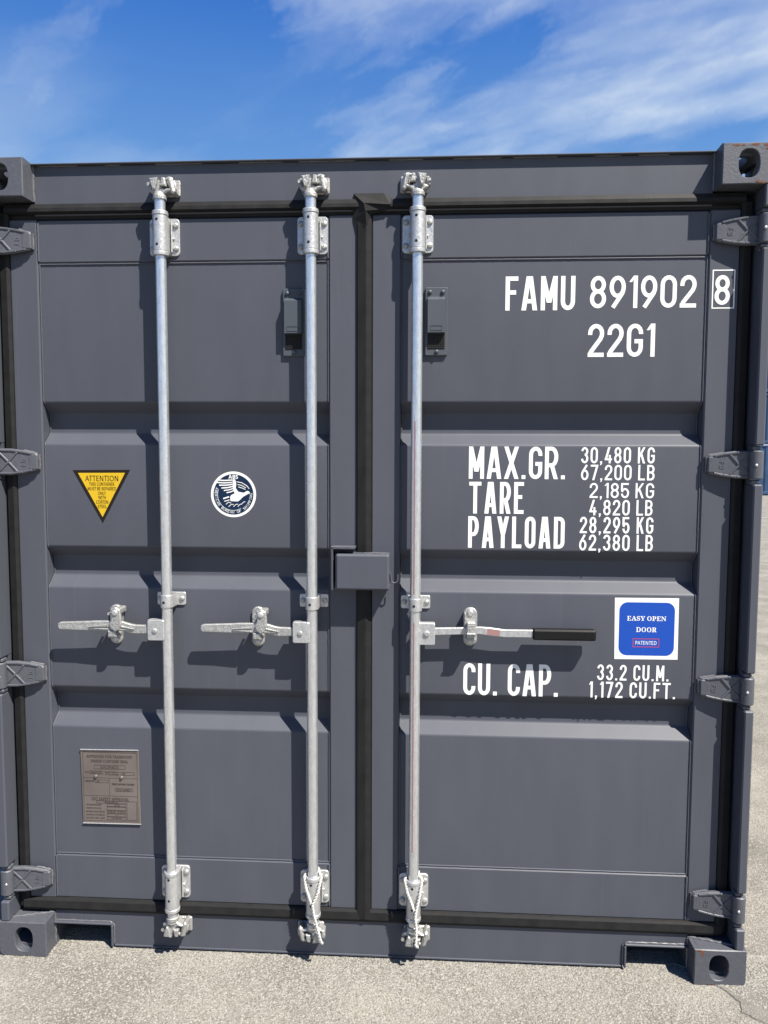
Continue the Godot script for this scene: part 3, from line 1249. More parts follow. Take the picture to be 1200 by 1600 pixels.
func gaskets(root: Node3D) -> void:
	var up := Vector3(0, 0, 1)
	# the four strips round the doors and the one between them
	var mb := MB.new()
	mb.pull_x([Vector2(2.468, -0.068), Vector2(2.466, -0.059), Vector2(2.452, -0.052), Vector2(2.441, -0.051), Vector2(2.437, -0.058), Vector2(2.433, -0.072), Vector2(2.423, -0.076), Vector2(2.418, -0.070)], -1.150, 1.150, up)
	part(mb, "door_seal", M.rubber, root)
	mb = MB.new()
	mb.pull_x([Vector2(0.172, -0.068), Vector2(0.170, -0.061), Vector2(0.163, -0.056), Vector2(0.139, -0.054), Vector2(0.130, -0.058), Vector2(0.127, -0.068)], -1.160, 1.160, up)
	part(mb, "door_seal", M.rubber, root)
	for s in [-1.0, 1.0]:
		mb = MB.new()
		mb.xf = Transform3D(Basis(Vector3(0, 1, 0), Vector3(1, 0, 0), Vector3(0, 0, 1)), Vector3.ZERO)
		mb.pull_x([Vector2(s * 1.139, -0.069), Vector2(s * 1.141, -0.062), Vector2(s * 1.150, -0.057), Vector2(s * 1.172, -0.061), Vector2(s * 1.177, -0.070), Vector2(s * 1.178, -0.10)], 0.14, 2.44, up)
		part(mb, "door_seal", M.rubber, root)
		mb = MB.new()
		mb.box(Vector3(s * 1.160, 1.295, -0.130), Vector3(0.045, 2.36, 0.02))
		part(mb, "shadow_gap", M.black_gap, root)
	mb = MB.new()
	mb.xf = Transform3D(Basis(Vector3(0, 1, 0), Vector3(1, 0, 0), Vector3(0, 0, 1)), Vector3.ZERO)
	mb.pull_x([Vector2(-0.0265, -0.072), Vector2(-0.0255, -0.061), Vector2(-0.021, -0.056), Vector2(0.005, -0.050), Vector2(0.010, -0.051), Vector2(0.021, -0.058), Vector2(0.0235, -0.068)], 0.142, 2.43, up)
	var mid := part(mb, "door_seal", M.rubber, root)
	# folded corner of the seal where it turns
	mb = MB.new()
	var a := Vector3(-0.035, 2.484, -0.062)
	var b := Vector3(0.058, 2.484, -0.062)
	var c := Vector3(0.082, 2.462, -0.055)
	var e := Vector3(0.080, 2.445, -0.046)
	var f := Vector3(-0.002, 2.448, -0.038)
	var g := Vector3(0.004, 2.425, -0.040)
	var h := Vector3(-0.037, 2.405, -0.062)
	var i := Vector3(-0.024, 2.360, -0.060)
	var j := Vector3(0.006, 2.385, -0.0475)
	var k := Vector3(0.022, 2.418, -0.056)
	var l := Vector3(0.080, 2.436, -0.060)
	mb.quad(a, b, e, f, Vector3(0, 1, 1))
	mb.flat(b, c, e, Vector3(0, 1, 1))
	mb.quad(a, f, g, h, Vector3(-1, 0, 1))
	mb.quad(h, g, j, i, Vector3(-1, 0, 1))
	mb.quad(f, e, l, g, Vector3(0, -1, 1))
	mb.flat(g, l, k, Vector3(0, -1, 1))
	mb.flat(g, k, j, Vector3(1, 0, 1))
	mb.flat(i, j, k, Vector3(1, 0, 1))
	part(mb, "seal_corner", M.rubber, mid)


# ---------------------------------------------------------------- locking bars and handles
func bearing(rod: Node3D, y0: float, y1: float, p0: float, p1: float, mirror: float) -> void:
	# plate on the rail
	var back := RAIL - BAR_Z
	var mb := MB.new()
	mb.prism(rrect(-0.048, p0, 0.048, p1, 0.012), back, back + 0.006, 0.0015)
	mb.box(Vector3(0, (p0 + p1) / 2, -0.020), Vector3(0.040, p1 - p0, 0.036), 0.003)
	# raised flange along the inner side
	mb.box(Vector3(0.026, (p0 + p1) / 2, back + 0.012), Vector3(0.004, (p1 - p0) * 0.86, 0.014), 0.0015)
	mb.box(Vector3(0.029, (p0 + p1) / 2 - 0.006, back + 0.009), Vector3(0.008, 0.006, 0.008), 0.002)
	mb.box(Vector3(-0.026, (p0 + p1) / 2 - 0.004, back + 0.008), Vector3(0.005, 0.01, 0.008), 0.002)
	var plate := part(mb, "bearing_plate", M.zinc, rod)
	mb = MB.new()
	mb.lathe([Vector2(0.0175, y0), Vector2(0.0235, y0), Vector2(0.0248, y0 + 0.002), Vector2(0.0248, y0 + 0.011), Vector2(0.0236, y0 + 0.0125), Vector2(0.0218, y0 + 0.013), Vector2(0.0218, y0 + 0.0142), Vector2(0.0232, y0 + 0.0145), Vector2(0.0232, y1 - 0.0145), Vector2(0.0218, y1 - 0.0142), Vector2(0.0218, y1 - 0.013), Vector2(0.0236, y1 - 0.0125), Vector2(0.0248, y1 - 0.011), Vector2(0.0248, y1 - 0.002), Vector2(0.0235, y1), Vector2(0.0175, y1)], 32)
	part(mb, "sleeve", M.zinc, rod)
	for q in [[-0.037, p0 + 0.022], [0.037, p0 + 0.022], [-0.037, p1 - 0.022], [0.037, p1 - 0.022]]:
		mb = MB.new()
		bolt_head(mb, q[0], q[1], back + 0.0055)
		part(mb, "bolt", M.zinc_cast, rod)
	for yy in [p0 + 0.022, p1 - 0.018]:
		mb = MB.new()
		mb.xf = Transform3D(Basis(Vector3.UP, -0.16), Vector3(0, yy, 0)) * Transform3D(Basis.IDENTITY, Vector3(0, 0, 0.0234))
		mb.disc(Vector3.ZERO, 0.0044, 14)
		part(mb, "pin_hole", M.hole, rod)


func cam_lock(rod: Node3D, y: float, up: float, mirror: float) -> void:
	# forged cam at the end of the bar, y = where the bar ends, up = +1 towards the header, -1 towards the sill
	var t := Transform3D(Basis.from_scale(Vector3(mirror, up, 1)), Vector3(0, y, 0))
	var mb := MB.new()
	mb.xf = t
	mb.lathe([Vector2(0.0178, -0.014), Vector2(0.021, -0.012), Vector2(0.021, -0.003), Vector2(0.016, 0.004), Vector2(0.010, 0.012)], 20)
	mb.prism(poly([[-0.012, 0.0], [0.013, 0.0], [0.026, 0.010], [0.038, 0.014], [0.036, 0.021], [0.016, 0.020], [0.008, 0.026], [0.006, 0.044], [-0.006, 0.044], [-0.012, 0.024], [-0.026, 0.020], [-0.032, 0.014], [-0.026, 0.008]]), -0.022, 0.008, 0.004, true)
	mb.prism(poly([[-0.026, 0.047], [0.000, 0.050], [-0.004, 0.030], [-0.009, 0.015], [-0.016, 0.014], [-0.022, 0.030]]), -0.012, 0.022, 0.003, true)
	part(mb, "cam", M.zinc_cast, rod)
	mb = MB.new()
	mb.xf = t
	var back := STILE - BAR_Z
	mb.box(Vector3(0.012, 0.032, back + 0.006), Vector3(0.086, 0.050, 0.012), 0.004)
	mb.box(Vector3(0.038, 0.030, -0.016), Vector3(0.016, 0.052, 0.050), 0.006, Basis(Vector3.BACK, 0.22))
	mb.box(Vector3(-0.030, 0.034, -0.022), Vector3(0.014, 0.030, 0.036), 0.005)
	mb.prism(poly([[0.004, 0.026], [0.024, 0.026], [0.019, 0.052], [0.009, 0.052]]), -0.030, 0.014, 0.003, true)
	mb.tube([Vector3(0.020, 0.050, -0.004), Vector3(0.030, 0.053, -0.003), Vector3(0.040, 0.051, -0.006)], [0.005, 0.006, 0.005], 10)
	mb.tube([Vector3(0.042, 0.046, -0.010), Vector3(0.047, 0.034, -0.006), Vector3(0.048, 0.020, -0.010)], [0.004, 0.005, 0.006], 8)
	mb.tube([Vector3(-0.034, 0.036, -0.006), Vector3(-0.034, 0.036, 0.002)], 0.006, 10)
	part(mb, "keeper", M.zinc_cast, rod)


func locking_gear(root: Node3D) -> void:
	var bars := [-0.634, -0.1635, 0.165]
	for k in 3:
		var mir := 1.0 if k < 2 else -1.0
		var mb := MB.new()
		mb.lathe([Vector2(0.0, 0.125), Vector2(0.0168, 0.125), Vector2(0.0168, 2.475), Vector2(0.0, 2.475)], 40)
		var rod := part(mb, "locking_bar", M.bar, root)
		rod.position = Vector3(bars[k], 0, BAR_Z)
		bearing(rod, 2.291, 2.426, 2.301, 2.416, mir)
		bearing(rod, 0.165, 0.303, 0.188, 0.300, mir)
		cam_lock(rod, 2.474, 1.0, mir)
		cam_lock(rod, 0.133, -1.0, [1.0, -1.0, 1.0][k])
		# strap half way up
		mb = MB.new()
		var back := CREST - BAR_Z
		mb.prism(rrect(-0.047, 1.184, 0.047, 1.227, 0.006), back, back + 0.006, 0.0015)
		mb.lathe([Vector2(0.0170, 1.185), Vector2(0.0200, 1.185), Vector2(0.0208, 1.187), Vector2(0.0208, 1.224), Vector2(0.0200, 1.226), Vector2(0.0170, 1.226)], 28)
		mb.box(Vector3(-0.0185, 1.2055, -0.020), Vector3(0.0045, 0.041, 0.048), 0.001)
		mb.box(Vector3(0.0185, 1.2055, -0.020), Vector3(0.0045, 0.041, 0.048), 0.001)
		var guide := part(mb, "bar_strap", M.zinc, rod)
		for x in [-0.036, 0.036]:
			mb = MB.new()
			bolt_head(mb, x, 1.206, back + 0.0055, 0.0085, 0.007)
			part(mb, "bolt", M.zinc_cast, rod)
		mb = MB.new()
		mb.xf = Transform3D(Basis(Vector3.UP, -0.2), Vector3(0, 1.203, 0)) * Transform3D(Basis.IDENTITY, Vector3(0, 0, 0.0210))
		mb.disc(Vector3.ZERO, 0.0045, 14)
		part(mb, "pin_hole", M.hole, rod)
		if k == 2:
			# narrow pale red line down the bar, uneven along one edge
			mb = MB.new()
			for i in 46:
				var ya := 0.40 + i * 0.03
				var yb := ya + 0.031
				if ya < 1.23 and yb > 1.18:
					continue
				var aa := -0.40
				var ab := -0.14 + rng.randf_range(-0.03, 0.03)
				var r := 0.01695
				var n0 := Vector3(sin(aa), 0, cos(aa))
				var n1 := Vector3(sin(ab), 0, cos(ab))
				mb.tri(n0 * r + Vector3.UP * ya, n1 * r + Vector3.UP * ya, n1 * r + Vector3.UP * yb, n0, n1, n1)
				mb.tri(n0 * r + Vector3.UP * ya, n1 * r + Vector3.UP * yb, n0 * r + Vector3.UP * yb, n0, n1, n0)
			part(mb, "red_line", M.red_tint, rod)
	lever_and_catch(root, -0.634, -0.812)
	lever_and_catch(root, -0.1635, -0.3385)
	easy_lever(root)


func lever_and_catch(root: Node3D, bx: float, cx: float) -> void:
	# the short lever of a left-hand bar: u runs outwards from the bar
	var t := Transform3D(Basis.IDENTITY, Vector3(bx, 1.110, 0))
	var mb := MB.new()
	mb.xf = t
	mb.prism(poly([[-0.040, 0.016], [-0.102, 0.017], [-0.120, 0.020], [-0.150, 0.029], [-0.200, 0.029], [-0.235, 0.028], [-0.256, 0.0265], [-0.350, 0.0225], [-0.358, 0.019], [-0.360, 0.010], [-0.358, 0.002], [-0.352, -0.002], [-0.256, -0.004], [-0.200, -0.003], [-0.150, -0.004], [-0.120, -0.010], [-0.102, -0.012], [-0.040, -0.010]]), -0.024, -0.013, 0.0025, true)
	var lever := part(mb, "door_handle", M.zinc_cast, root)
	# ribs that run to the middle
	mb = MB.new()
	mb.xf = t
	mb.prism(poly([[-0.105, 0.004], [-0.165, 0.020], [-0.165, 0.010]]), -0.014, -0.008, 0.002)
	mb.prism(poly([[-0.105, 0.002], [-0.165, 0.006], [-0.165, -0.002]]), -0.014, -0.009, 0.002)
	mb.prism(poly([[-0.255, 0.010], [-0.190, 0.020], [-0.190, 0.010]]), -0.014, -0.008, 0.002)
	mb.prism(poly([[-0.255, 0.006], [-0.190, 0.006], [-0.190, -0.001]]), -0.014, -0.009, 0.002)
	part(mb, "rib", M.zinc_cast, lever)
	print_type("FANDA", "Droid Sans", 700, Vector3(bx - 0.332, 1.121, -0.0131), 0.040, 0.0115, M.zinc, lever, "cast_mark")
	print_type("YONGH", "Droid Sans", 700, Vector3(bx - 0.285, 1.1185, -0.0131), 0.042, 0.0115, M.zinc, lever, "cast_mark")
	# fork on the bar
	mb = MB.new()
	mb.xf = t
	mb.prism(rrect(-0.060, -0.031, -0.006, 0.036, 0.006), -0.012, -0.006, 0.0018, true)
	mb.prism(rrect(-0.060, -0.031, -0.006, 0.036, 0.006), -0.032, -0.026, 0.0018, true)
	mb.box(Vector3(-0.034, 0.033, -0.019), Vector3(0.050, 0.006, 0.018), 0.001)
	mb.box(Vector3(-0.016, 0.0, -0.020), Vector3(0.012, 0.060, 0.022), 0.002)
	var fork := part(mb, "handle_fork", M.zinc, lever)
	mb = MB.new()
	bolt_head(mb, bx - 0.036, 1.110, -0.0065, 0.0088, 0.005)
	part(mb, "rivet", M.zinc_cast, lever)
	# catch on the door
	mb = MB.new()
	mb.xf = Transform3D(Basis.IDENTITY, Vector3(cx, 1.118, 0))
	mb.prism(rrect(-0.029, -0.066, 0.012, 0.064, 0.020, 6), CREST, CREST + 0.010, 0.003)
	mb.box(Vector3(0.014, 0.030, -0.045), Vector3(0.008, 0.062, 0.042), 0.002)
	mb.box(Vector3(-0.002, -0.028, -0.040), Vector3(0.030, 0.014, 0.058), 0.004)
	mb.box(Vector3(-0.002, -0.020, -0.014), Vector3(0.026, 0.024, 0.012), 0.004)
	part(mb, "handle_catch", M.zinc_cast, root)
	mb = MB.new()
	mb.xf = Transform3D(Basis.IDENTITY, Vector3(cx + 0.013, 1.118, 0))
	mb.prism(poly([[-0.014, 0.062], [0.002, 0.068], [0.016, 0.060], [0.019, 0.040], [0.020, 0.012], [0.012, -0.006], [0.000, -0.012], [-0.014, -0.002], [-0.020, 0.012], [-0.012, 0.030]]), -0.012, -0.003, 0.003, true)
	mb.box(Vector3(0.002, 0.052, -0.040), Vector3(0.024, 0.020, 0.058), 0.004)
	mb.tube([Vector3(-0.024, 0.044, -0.03), Vector3(-0.024, 0.044, -0.012)], 0.0045, 8)
	part(mb, "latch", M.zinc_cast, root.get_child(-1))
	for q in [[0.013, 0.050, -0.004], [-0.008, -0.050, CREST + 0.009]]:
		mb = MB.new()
		bolt_head(mb, cx + q[0], 1.118 + q[1], q[2], 0.010, 0.006)
		part(mb, "bolt", M.zinc, root.get_child(-1))


func easy_lever(root: Node3D) -> void:
	var mb := MB.new()
	var top := [[0.200, 1.1300], [0.319, 1.1335], [0.368, 1.1365], [0.400, 1.1345], [0.448, 1.1285], [0.560, 1.1290]]
	var p := top.duplicate()
	var low := [[0.560, 1.1050], [0.448, 1.1045], [0.400, 1.1090], [0.368, 1.1130], [0.319, 1.1115], [0.200, 1.1060]]
	p.append_array(low)
	mb.prism(poly(p), -0.024, -0.014, 0.002, true)
	var lever := part(mb, "door_handle", M.zinc, root)
	lever.position.z = -0.011
	mb = MB.new()
	mb.prism(rrect(0.534, 1.0985, 0.730, 1.1325, 0.006, 3), -0.033, -0.006, 0.005, true)
	part(mb, "grip", M.grip, lever)
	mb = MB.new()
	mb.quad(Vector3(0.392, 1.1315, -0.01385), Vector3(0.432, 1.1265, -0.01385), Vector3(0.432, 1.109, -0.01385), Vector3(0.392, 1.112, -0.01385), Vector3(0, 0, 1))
	part(mb, "red_mark", M.red_tint, lever)  # flat pale red patch on the face of the lever
	mb = MB.new()
	mb.prism(rrect(0.176, 1.077, 0.228, 1.147, 0.005), -0.013, -0.007, 0.0018, true)
	mb.prism(rrect(0.176, 1.077, 0.228, 1.147, 0.005), -0.033, -0.027, 0.0018, true)
	mb.box(Vector3(0.202, 1.1445, -0.020), Vector3(0.050, 0.006, 0.018), 0.001)
	mb.box(Vector3(0.182, 1.112, -0.020), Vector3(0.012, 0.062, 0.022), 0.002)
	part(mb, "handle_fork", M.zinc, lever)
	mb = MB.new()
	bolt_head(mb, 0.201, 1.113, -0.0075, 0.0105, 0.006)
	part(mb, "rivet", M.zinc_cast, lever)
	mb = MB.new()
	mb.prism(rrect(0.319, 1.066, 0.363, 1.190, 0.021, 6), CREST, CREST + 0.010, 0.003)
	mb.box(Vector3(0.323, 1.150, -0.050), Vector3(0.005, 0.055, 0.040), 0.001)
	# hooked saddle round the lever
	mb.box(Vector3(0.341, 1.146, -0.040), Vector3(0.030, 0.010, 0.058), 0.003)
	mb.box(Vector3(0.341, 1.126, -0.009), Vector3(0.028, 0.046, 0.008), 0.003)
	mb.box(Vector3(0.341, 1.150, -0.012), Vector3(0.030, 0.012, 0.014), 0.004)
	mb.box(Vector3(0.341, 1.098, -0.040), Vector3(0.030, 0.010, 0.058), 0.003)
	mb.tube([Vector3(0.328, 1.118, -0.003), Vector3(0.354, 1.118, -0.003)], 0.004, 8)
	var c := part(mb, "handle_catch", M.zinc_cast, root)
	for y in [1.082, 1.174]:
		mb = MB.new()
		bolt_head(mb, 0.341, y, CREST + 0.009, 0.011, 0.007)
		part(mb, "bolt", M.zinc, c)


# ---------------------------------------------------------------- vents, padlock box
func vents(root: Node3D) -> void:
	for cx in [-0.2245, 0.224]:
		var mb := MB.new()
		mb.prism(rrect(-0.035, 1.987, 0.035, 2.197, 0.005, 3), CREST, CREST + 0.010, 0.002)
		var v := part(mb, "vent", M.vent, root)
		v.position = Vector3(cx, 0, 0)
		mb = MB.new()
		# hood: sloped top, flat front
		var z0 := CREST + 0.010
		var z1 := CREST + 0.030
		var a := [Vector3(-0.0275, 2.168, z0), Vector3(0.0275, 2.168, z0), Vector3(0.0265, 2.156, z1), Vector3(-0.0265, 2.156, z1), Vector3(-0.0275, 2.054, z0), Vector3(0.0275, 2.054, z0), Vector3(0.0265, 2.056, z1), Vector3(-0.0265, 2.056, z1)]
		mb.quad(a[0], a[1], a[2], a[3], Vector3(0, 1, 1))
		mb.quad(a[3], a[2], a[6], a[7], Vector3(0, 0, 1))
		mb.quad(a[0], a[3], a[7], a[4], Vector3(-1, 0, 0))
		mb.quad(a[1], a[2], a[6], a[5], Vector3(1, 0, 0))
		mb.quad(a[4], a[5], a[6], a[7], Vector3(0, -1, 0))
		part(mb, "hood", M.vent, v)
		mb = MB.new()
		for e in [[-0.018, 2.0765, 0.018, 2.0765], [-0.018, 2.0625, 0.018, 2.0625]]:
			mb.box(Vector3(0, e[1], z1 + 0.0004), Vector3(0.037, 0.0012, 0.0016))
		for x in [-0.018, 0.018]:
			mb.box(Vector3(x, 2.0695, z1 + 0.0004), Vector3(0.0012, 0.0128, 0.0016))
		part(mb, "raised_frame", M.vent, v)
		mb = MB.new()
		mb.box(Vector3(0, 2.031, z0 + 0.0006), Vector3(0.054, 0.046, 0.001))
		part(mb, "opening", M.hole, v)
		mb = MB.new()
		for i in 8:
			mb.box(Vector3(-0.0245 + i * 0.007, 2.031, z0 + 0.0018), Vector3(0.0016, 0.044, 0.0016))
		for i in 7:
			mb.box(Vector3(0, 2.012 + i * 0.0065, z0 + 0.0022), Vector3(0.052, 0.0016, 0.0016))
		part(mb, "grille", M.grille, v)
		for q in [[-0.020, 2.182], [0.020, 2.182], [0.002, 1.999]]:
			mb = MB.new()
			bolt_head(mb, q[0], q[1], z0, 0.0065, 0.006)
			part(mb, "screw", M.vent, v)


func padlock_box(root: Node3D) -> void:
	var mb := MB.new()
	mb.prism(rrect(-0.086, 1.2525, 0.083, 1.366, 0.007, 4), -0.064, 0.0, 0.006, true)
	var b := part(mb, "padlock_box", M.paint, root)
	mb = MB.new()
	mb.box(Vector3(-0.0975, 1.318, -0.037), Vector3(0.006, 0.136, 0.056), 0.001)
	mb.box(Vector3(-0.063, 1.3835, -0.037), Vector3(0.075, 0.006, 0.056), 0.001)
	part(mb, "back_frame", M.paint, b)
	mb = MB.new()
	bead(mb, [Vector3(-0.100, 1.387, -0.011), Vector3(-0.026, 1.387, -0.011)], 0.0028)
	bead(mb, [Vector3(0.005, 1.367, -0.02), Vector3(0.076, 1.367, -0.02)], 0.003)
	bead(mb, [Vector3(0.083, 1.310, -0.03), Vector3(0.083, 1.262, -0.03)], 0.0028)
	part(mb, "weld_seam", M.weld, b)
	mb = MB.new()
	var pts := []
	for i in 10:
		var a := PI + PI * i / 9.0
		pts.append(Vector3(0.0985 + cos(a) * 0.0105, 1.284 + sin(a) * 0.011, -0.026))
	pts.push_front(Vector3(0.086, 1.304, -0.026))
	pts.append(Vector3(0.1095, 1.300, -0.026))
	mb.tube(pts, 0.0022, 8)
	part(mb, "wire_hook", M.cast, b)


# ---------------------------------------------------------------- writing
func lettering(root: Node3D) -> void:
	var z := CREST + 0.0006
	var lines := [
		["FAMU", 0.438, 0.652, 2.1255, 2.2295, 0.128], ["891902", 0.697, 1.0185, 2.1305, 2.2285, 0.128],
		["22G1", 0.694, 0.898, 1.982, 2.083, 0.128],
		["MAX.GR.", 0.331, 0.634, 1.602, 1.704, 0.120], ["30,480 KG", 0.681, 0.908, 1.6525, 1.703, 0.125], ["67,200 LB", 0.682, 0.909, 1.5995, 1.648, 0.125],
		["TARE", 0.333, 0.505, 1.4915, 1.5925, 0.120], ["2,185 KG", 0.710, 0.909, 1.5435, 1.591, 0.125], ["4,820 LB", 0.710, 0.906, 1.489, 1.538, 0.125],
		["PAYLOAD", 0.331, 0.635, 1.382, 1.483, 0.120], ["28,295 KG", 0.682, 0.910, 1.432, 1.484, 0.125], ["62,380 LB", 0.681, 0.910, 1.377, 1.428, 0.125],
		["CU. CAP.", 0.321, 0.626, 0.9025, 1.007, 0.120], ["33.2 CU.M.", 0.747, 0.972, 0.960, 1.011, 0.125], ["1,172 CU.FT.", 0.722, 0.994, 0.903, 0.955, 0.125],
	]
	for l in lines:
		var big: bool = l[4] - l[3] > 0.08
		letters(l[0], l[1], l[2], l[3], l[4], z, l[5], 0.08 if big and "." in l[0] else (0.10 if big else 0.135), root)
	letters("8", 1.070, 1.1155, 2.1365, 2.2255, STILE + 0.0006, 0.135, 0.1, root)
	var mb := MB.new()
	mb.ribbon([Vector2(1.064, 2.127), Vector2(1.128, 2.127), Vector2(1.128, 2.240), Vector2(1.064, 2.240)], 0.0036, STILE + 0.0006, true)
	part(mb, "digit_frame", M.white, root)


func stickers(root: Node3D) -> void:
	var z := CREST + 0.0006
	# yellow triangle
	var mb := MB.new()
	mb.flat_poly(poly([[-0.957, 1.6235], [-0.765, 1.6255], [-0.8605, 1.4505]]), z)
	var tri := part(mb, "warning_sticker", M.black_print, root)
	mb = MB.new()
	mb.flat_poly(poly([[-0.9395, 1.6145], [-0.7825, 1.6155], [-0.8605, 1.4705]]), z + 0.0003)
	part(mb, "yellow_field", M.yellow, tri)
	var rows := [["ATTENTION", 0.110, 0.0175, 1.597], ["THIS CONTAINER", 0.084, 0.0105, 1.5785], ["MUST BE REPAIRED", 0.094, 0.0105, 1.5635], ["ONLY", 0.026, 0.0105, 1.5485], ["WITH", 0.025, 0.0105, 1.5345], ["CORTEN", 0.040, 0.0105, 1.5200], ["STEEL", 0.030, 0.0105, 1.5055]]
	for r in rows:
		print_type(r[0], "Droid Sans", 400, Vector3(-0.8605, r[3], z + 0.0006), r[1], r[2], M.black_print, tri)
	# round seal with the eagle
	abs_seal(root, Vector3(-0.4255, 1.5475, z))
	# blue square
	mb = MB.new()
	mb.flat_poly(poly([[0.797, 1.2275], [0.9965, 1.2285], [0.9975, 1.0310], [0.800, 1.0295]]), z)
	var sq := part(mb, "door_sticker", M.white, root)
	mb = MB.new()
	mb.flat_poly(rrect(0.812, 1.0425, 0.985, 1.2135, 0.026, 6), z + 0.0003)
	part(mb, "blue_field", M.blue_print, sq)
	print_type("EASY OPEN", "Droid Serif", 700, Vector3(0.8975, 1.162, z + 0.0006), 0.122, 0.0145, M.white, sq)
	print_type("DOOR", "Droid Serif", 700, Vector3(0.8975, 1.126, z + 0.0006), 0.064, 0.0150, M.white, sq)
	mb = MB.new()
	mb.ribbon([Vector2(0.8570, 1.0705), Vector2(0.9375, 1.0705), Vector2(0.9375, 1.0965), Vector2(0.8570, 1.0965)], 0.0022, z + 0.0006, true)
	part(mb, "red_frame", M.red_print, sq)
	print_type("PATENTED", "Droid Sans", 400, Vector3(0.8973, 1.0835, z + 0.0006), 0.066, 0.0118, M.white, sq)


func abs_seal(root: Node3D, c: Vector3) -> void:
	var mb := MB.new()
	mb.disc(c, 0.0740, 64)
	var seal := part(mb, "round_sticker", M.white, root)
	mb = MB.new()
	mb.disc(c + Vector3(0, 0, 0.0003), 0.0655, 64)
	part(mb, "navy_field", M.navy, seal)
	var z := 0.0006
	var k := 0.0740 / 137.0       # the seal's radius is 137 units in the drawing below
	mb = MB.new()
	mb.xf = Transform3D(Basis.from_scale(Vector3(k, k, 1)), c)
	# inner ring, open at the top
	mb.ribbon(arc(-2, -2, 94, 94, 160, 300, 30), 2, z)
	# left wing: feathers one above the other
	for f in [[-100, 86, -6, 86, 7], [-97, 71, -8, 72, 7], [-86, 55, -6, 60, 7], [-72, 38, -2, 48, 7], [-58, 23, 0, 36, 6], [-42, 10, 6, 25, 6]]:
		mb.ribbon([Vector2(f[0], f[1]), Vector2((f[0] + f[2]) * 0.5, (f[1] + f[3]) * 0.5 - 3), Vector2(f[2], f[3])], f[4], z + 0.0002)
	# body and tail
	mb.flat_poly(poly([[-4, 90], [12, 90], [18, 60], [14, 38], [30, 16], [62, 10], [84, 22], [95, 18], [100, 9], [82, 0], [58, -14], [38, -34], [26, -42], [-18, -40], [-20, -16], [-14, -4], [8, 6], [0, 24], [-4, 50]]), z + 0.0004)
	# right wing
	mb.ribbon([Vector2(20, 76), Vector2(52, 70), Vector2(82, 52), Vector2(96, 34)], 4, z + 0.0006)
	mb.ribbon([Vector2(26, 60), Vector2(52, 53), Vector2(76, 40)], 4, z + 0.0006)
	mb.ribbon([Vector2(30, 45), Vector2(52, 39), Vector2(74, 30)], 4, z + 0.0006)
	# shield, perch and the scrolls below
	mb.ribbon([Vector2(-62, -26), Vector2(-26, -14)], 8, z + 0.0006)
	mb.ribbon([Vector2(-56, -42), Vector2(-24, -33)], 5, z + 0.0006)
	for f in [[-46, -60, -14, -52], [-30, -74, 2, -60], [0, -74, 28, -58], [26, -74, 50, -56], [48, -60, 72, -42]]:
		mb.ribbon([Vector2(f[0], f[1]), Vector2((f[0] + f[2]) * 0.5, f[1] + 14), Vector2(f[2], f[3])], 3.5, z + 0.0008)
	part(mb, "eagle_emblem", M.white, seal)
	print_type("ABS", "Droid Sans", 700, c + Vector3(0, 0.0565, z), 0.031, 0.0125, M.white, seal)
	var words := "AMERICAN BUREAU OF SHIPPING"
	var n := words.length()
	for i in n:
		if words[i] == " ":
			continue
		var a := deg_to_rad(lerpf(161.0, 361.0, float(i) / (n - 1)))
		var p := c + Vector3(cos(a), sin(a), 0) * 0.0575
		p.z = c.z + z
		print_type(words[i], "Droid Sans", 400, p, 0.0022 if words[i] == "I" else 0.0060, 0.0082, M.white, seal, "printed_letter", a + PI / 2)


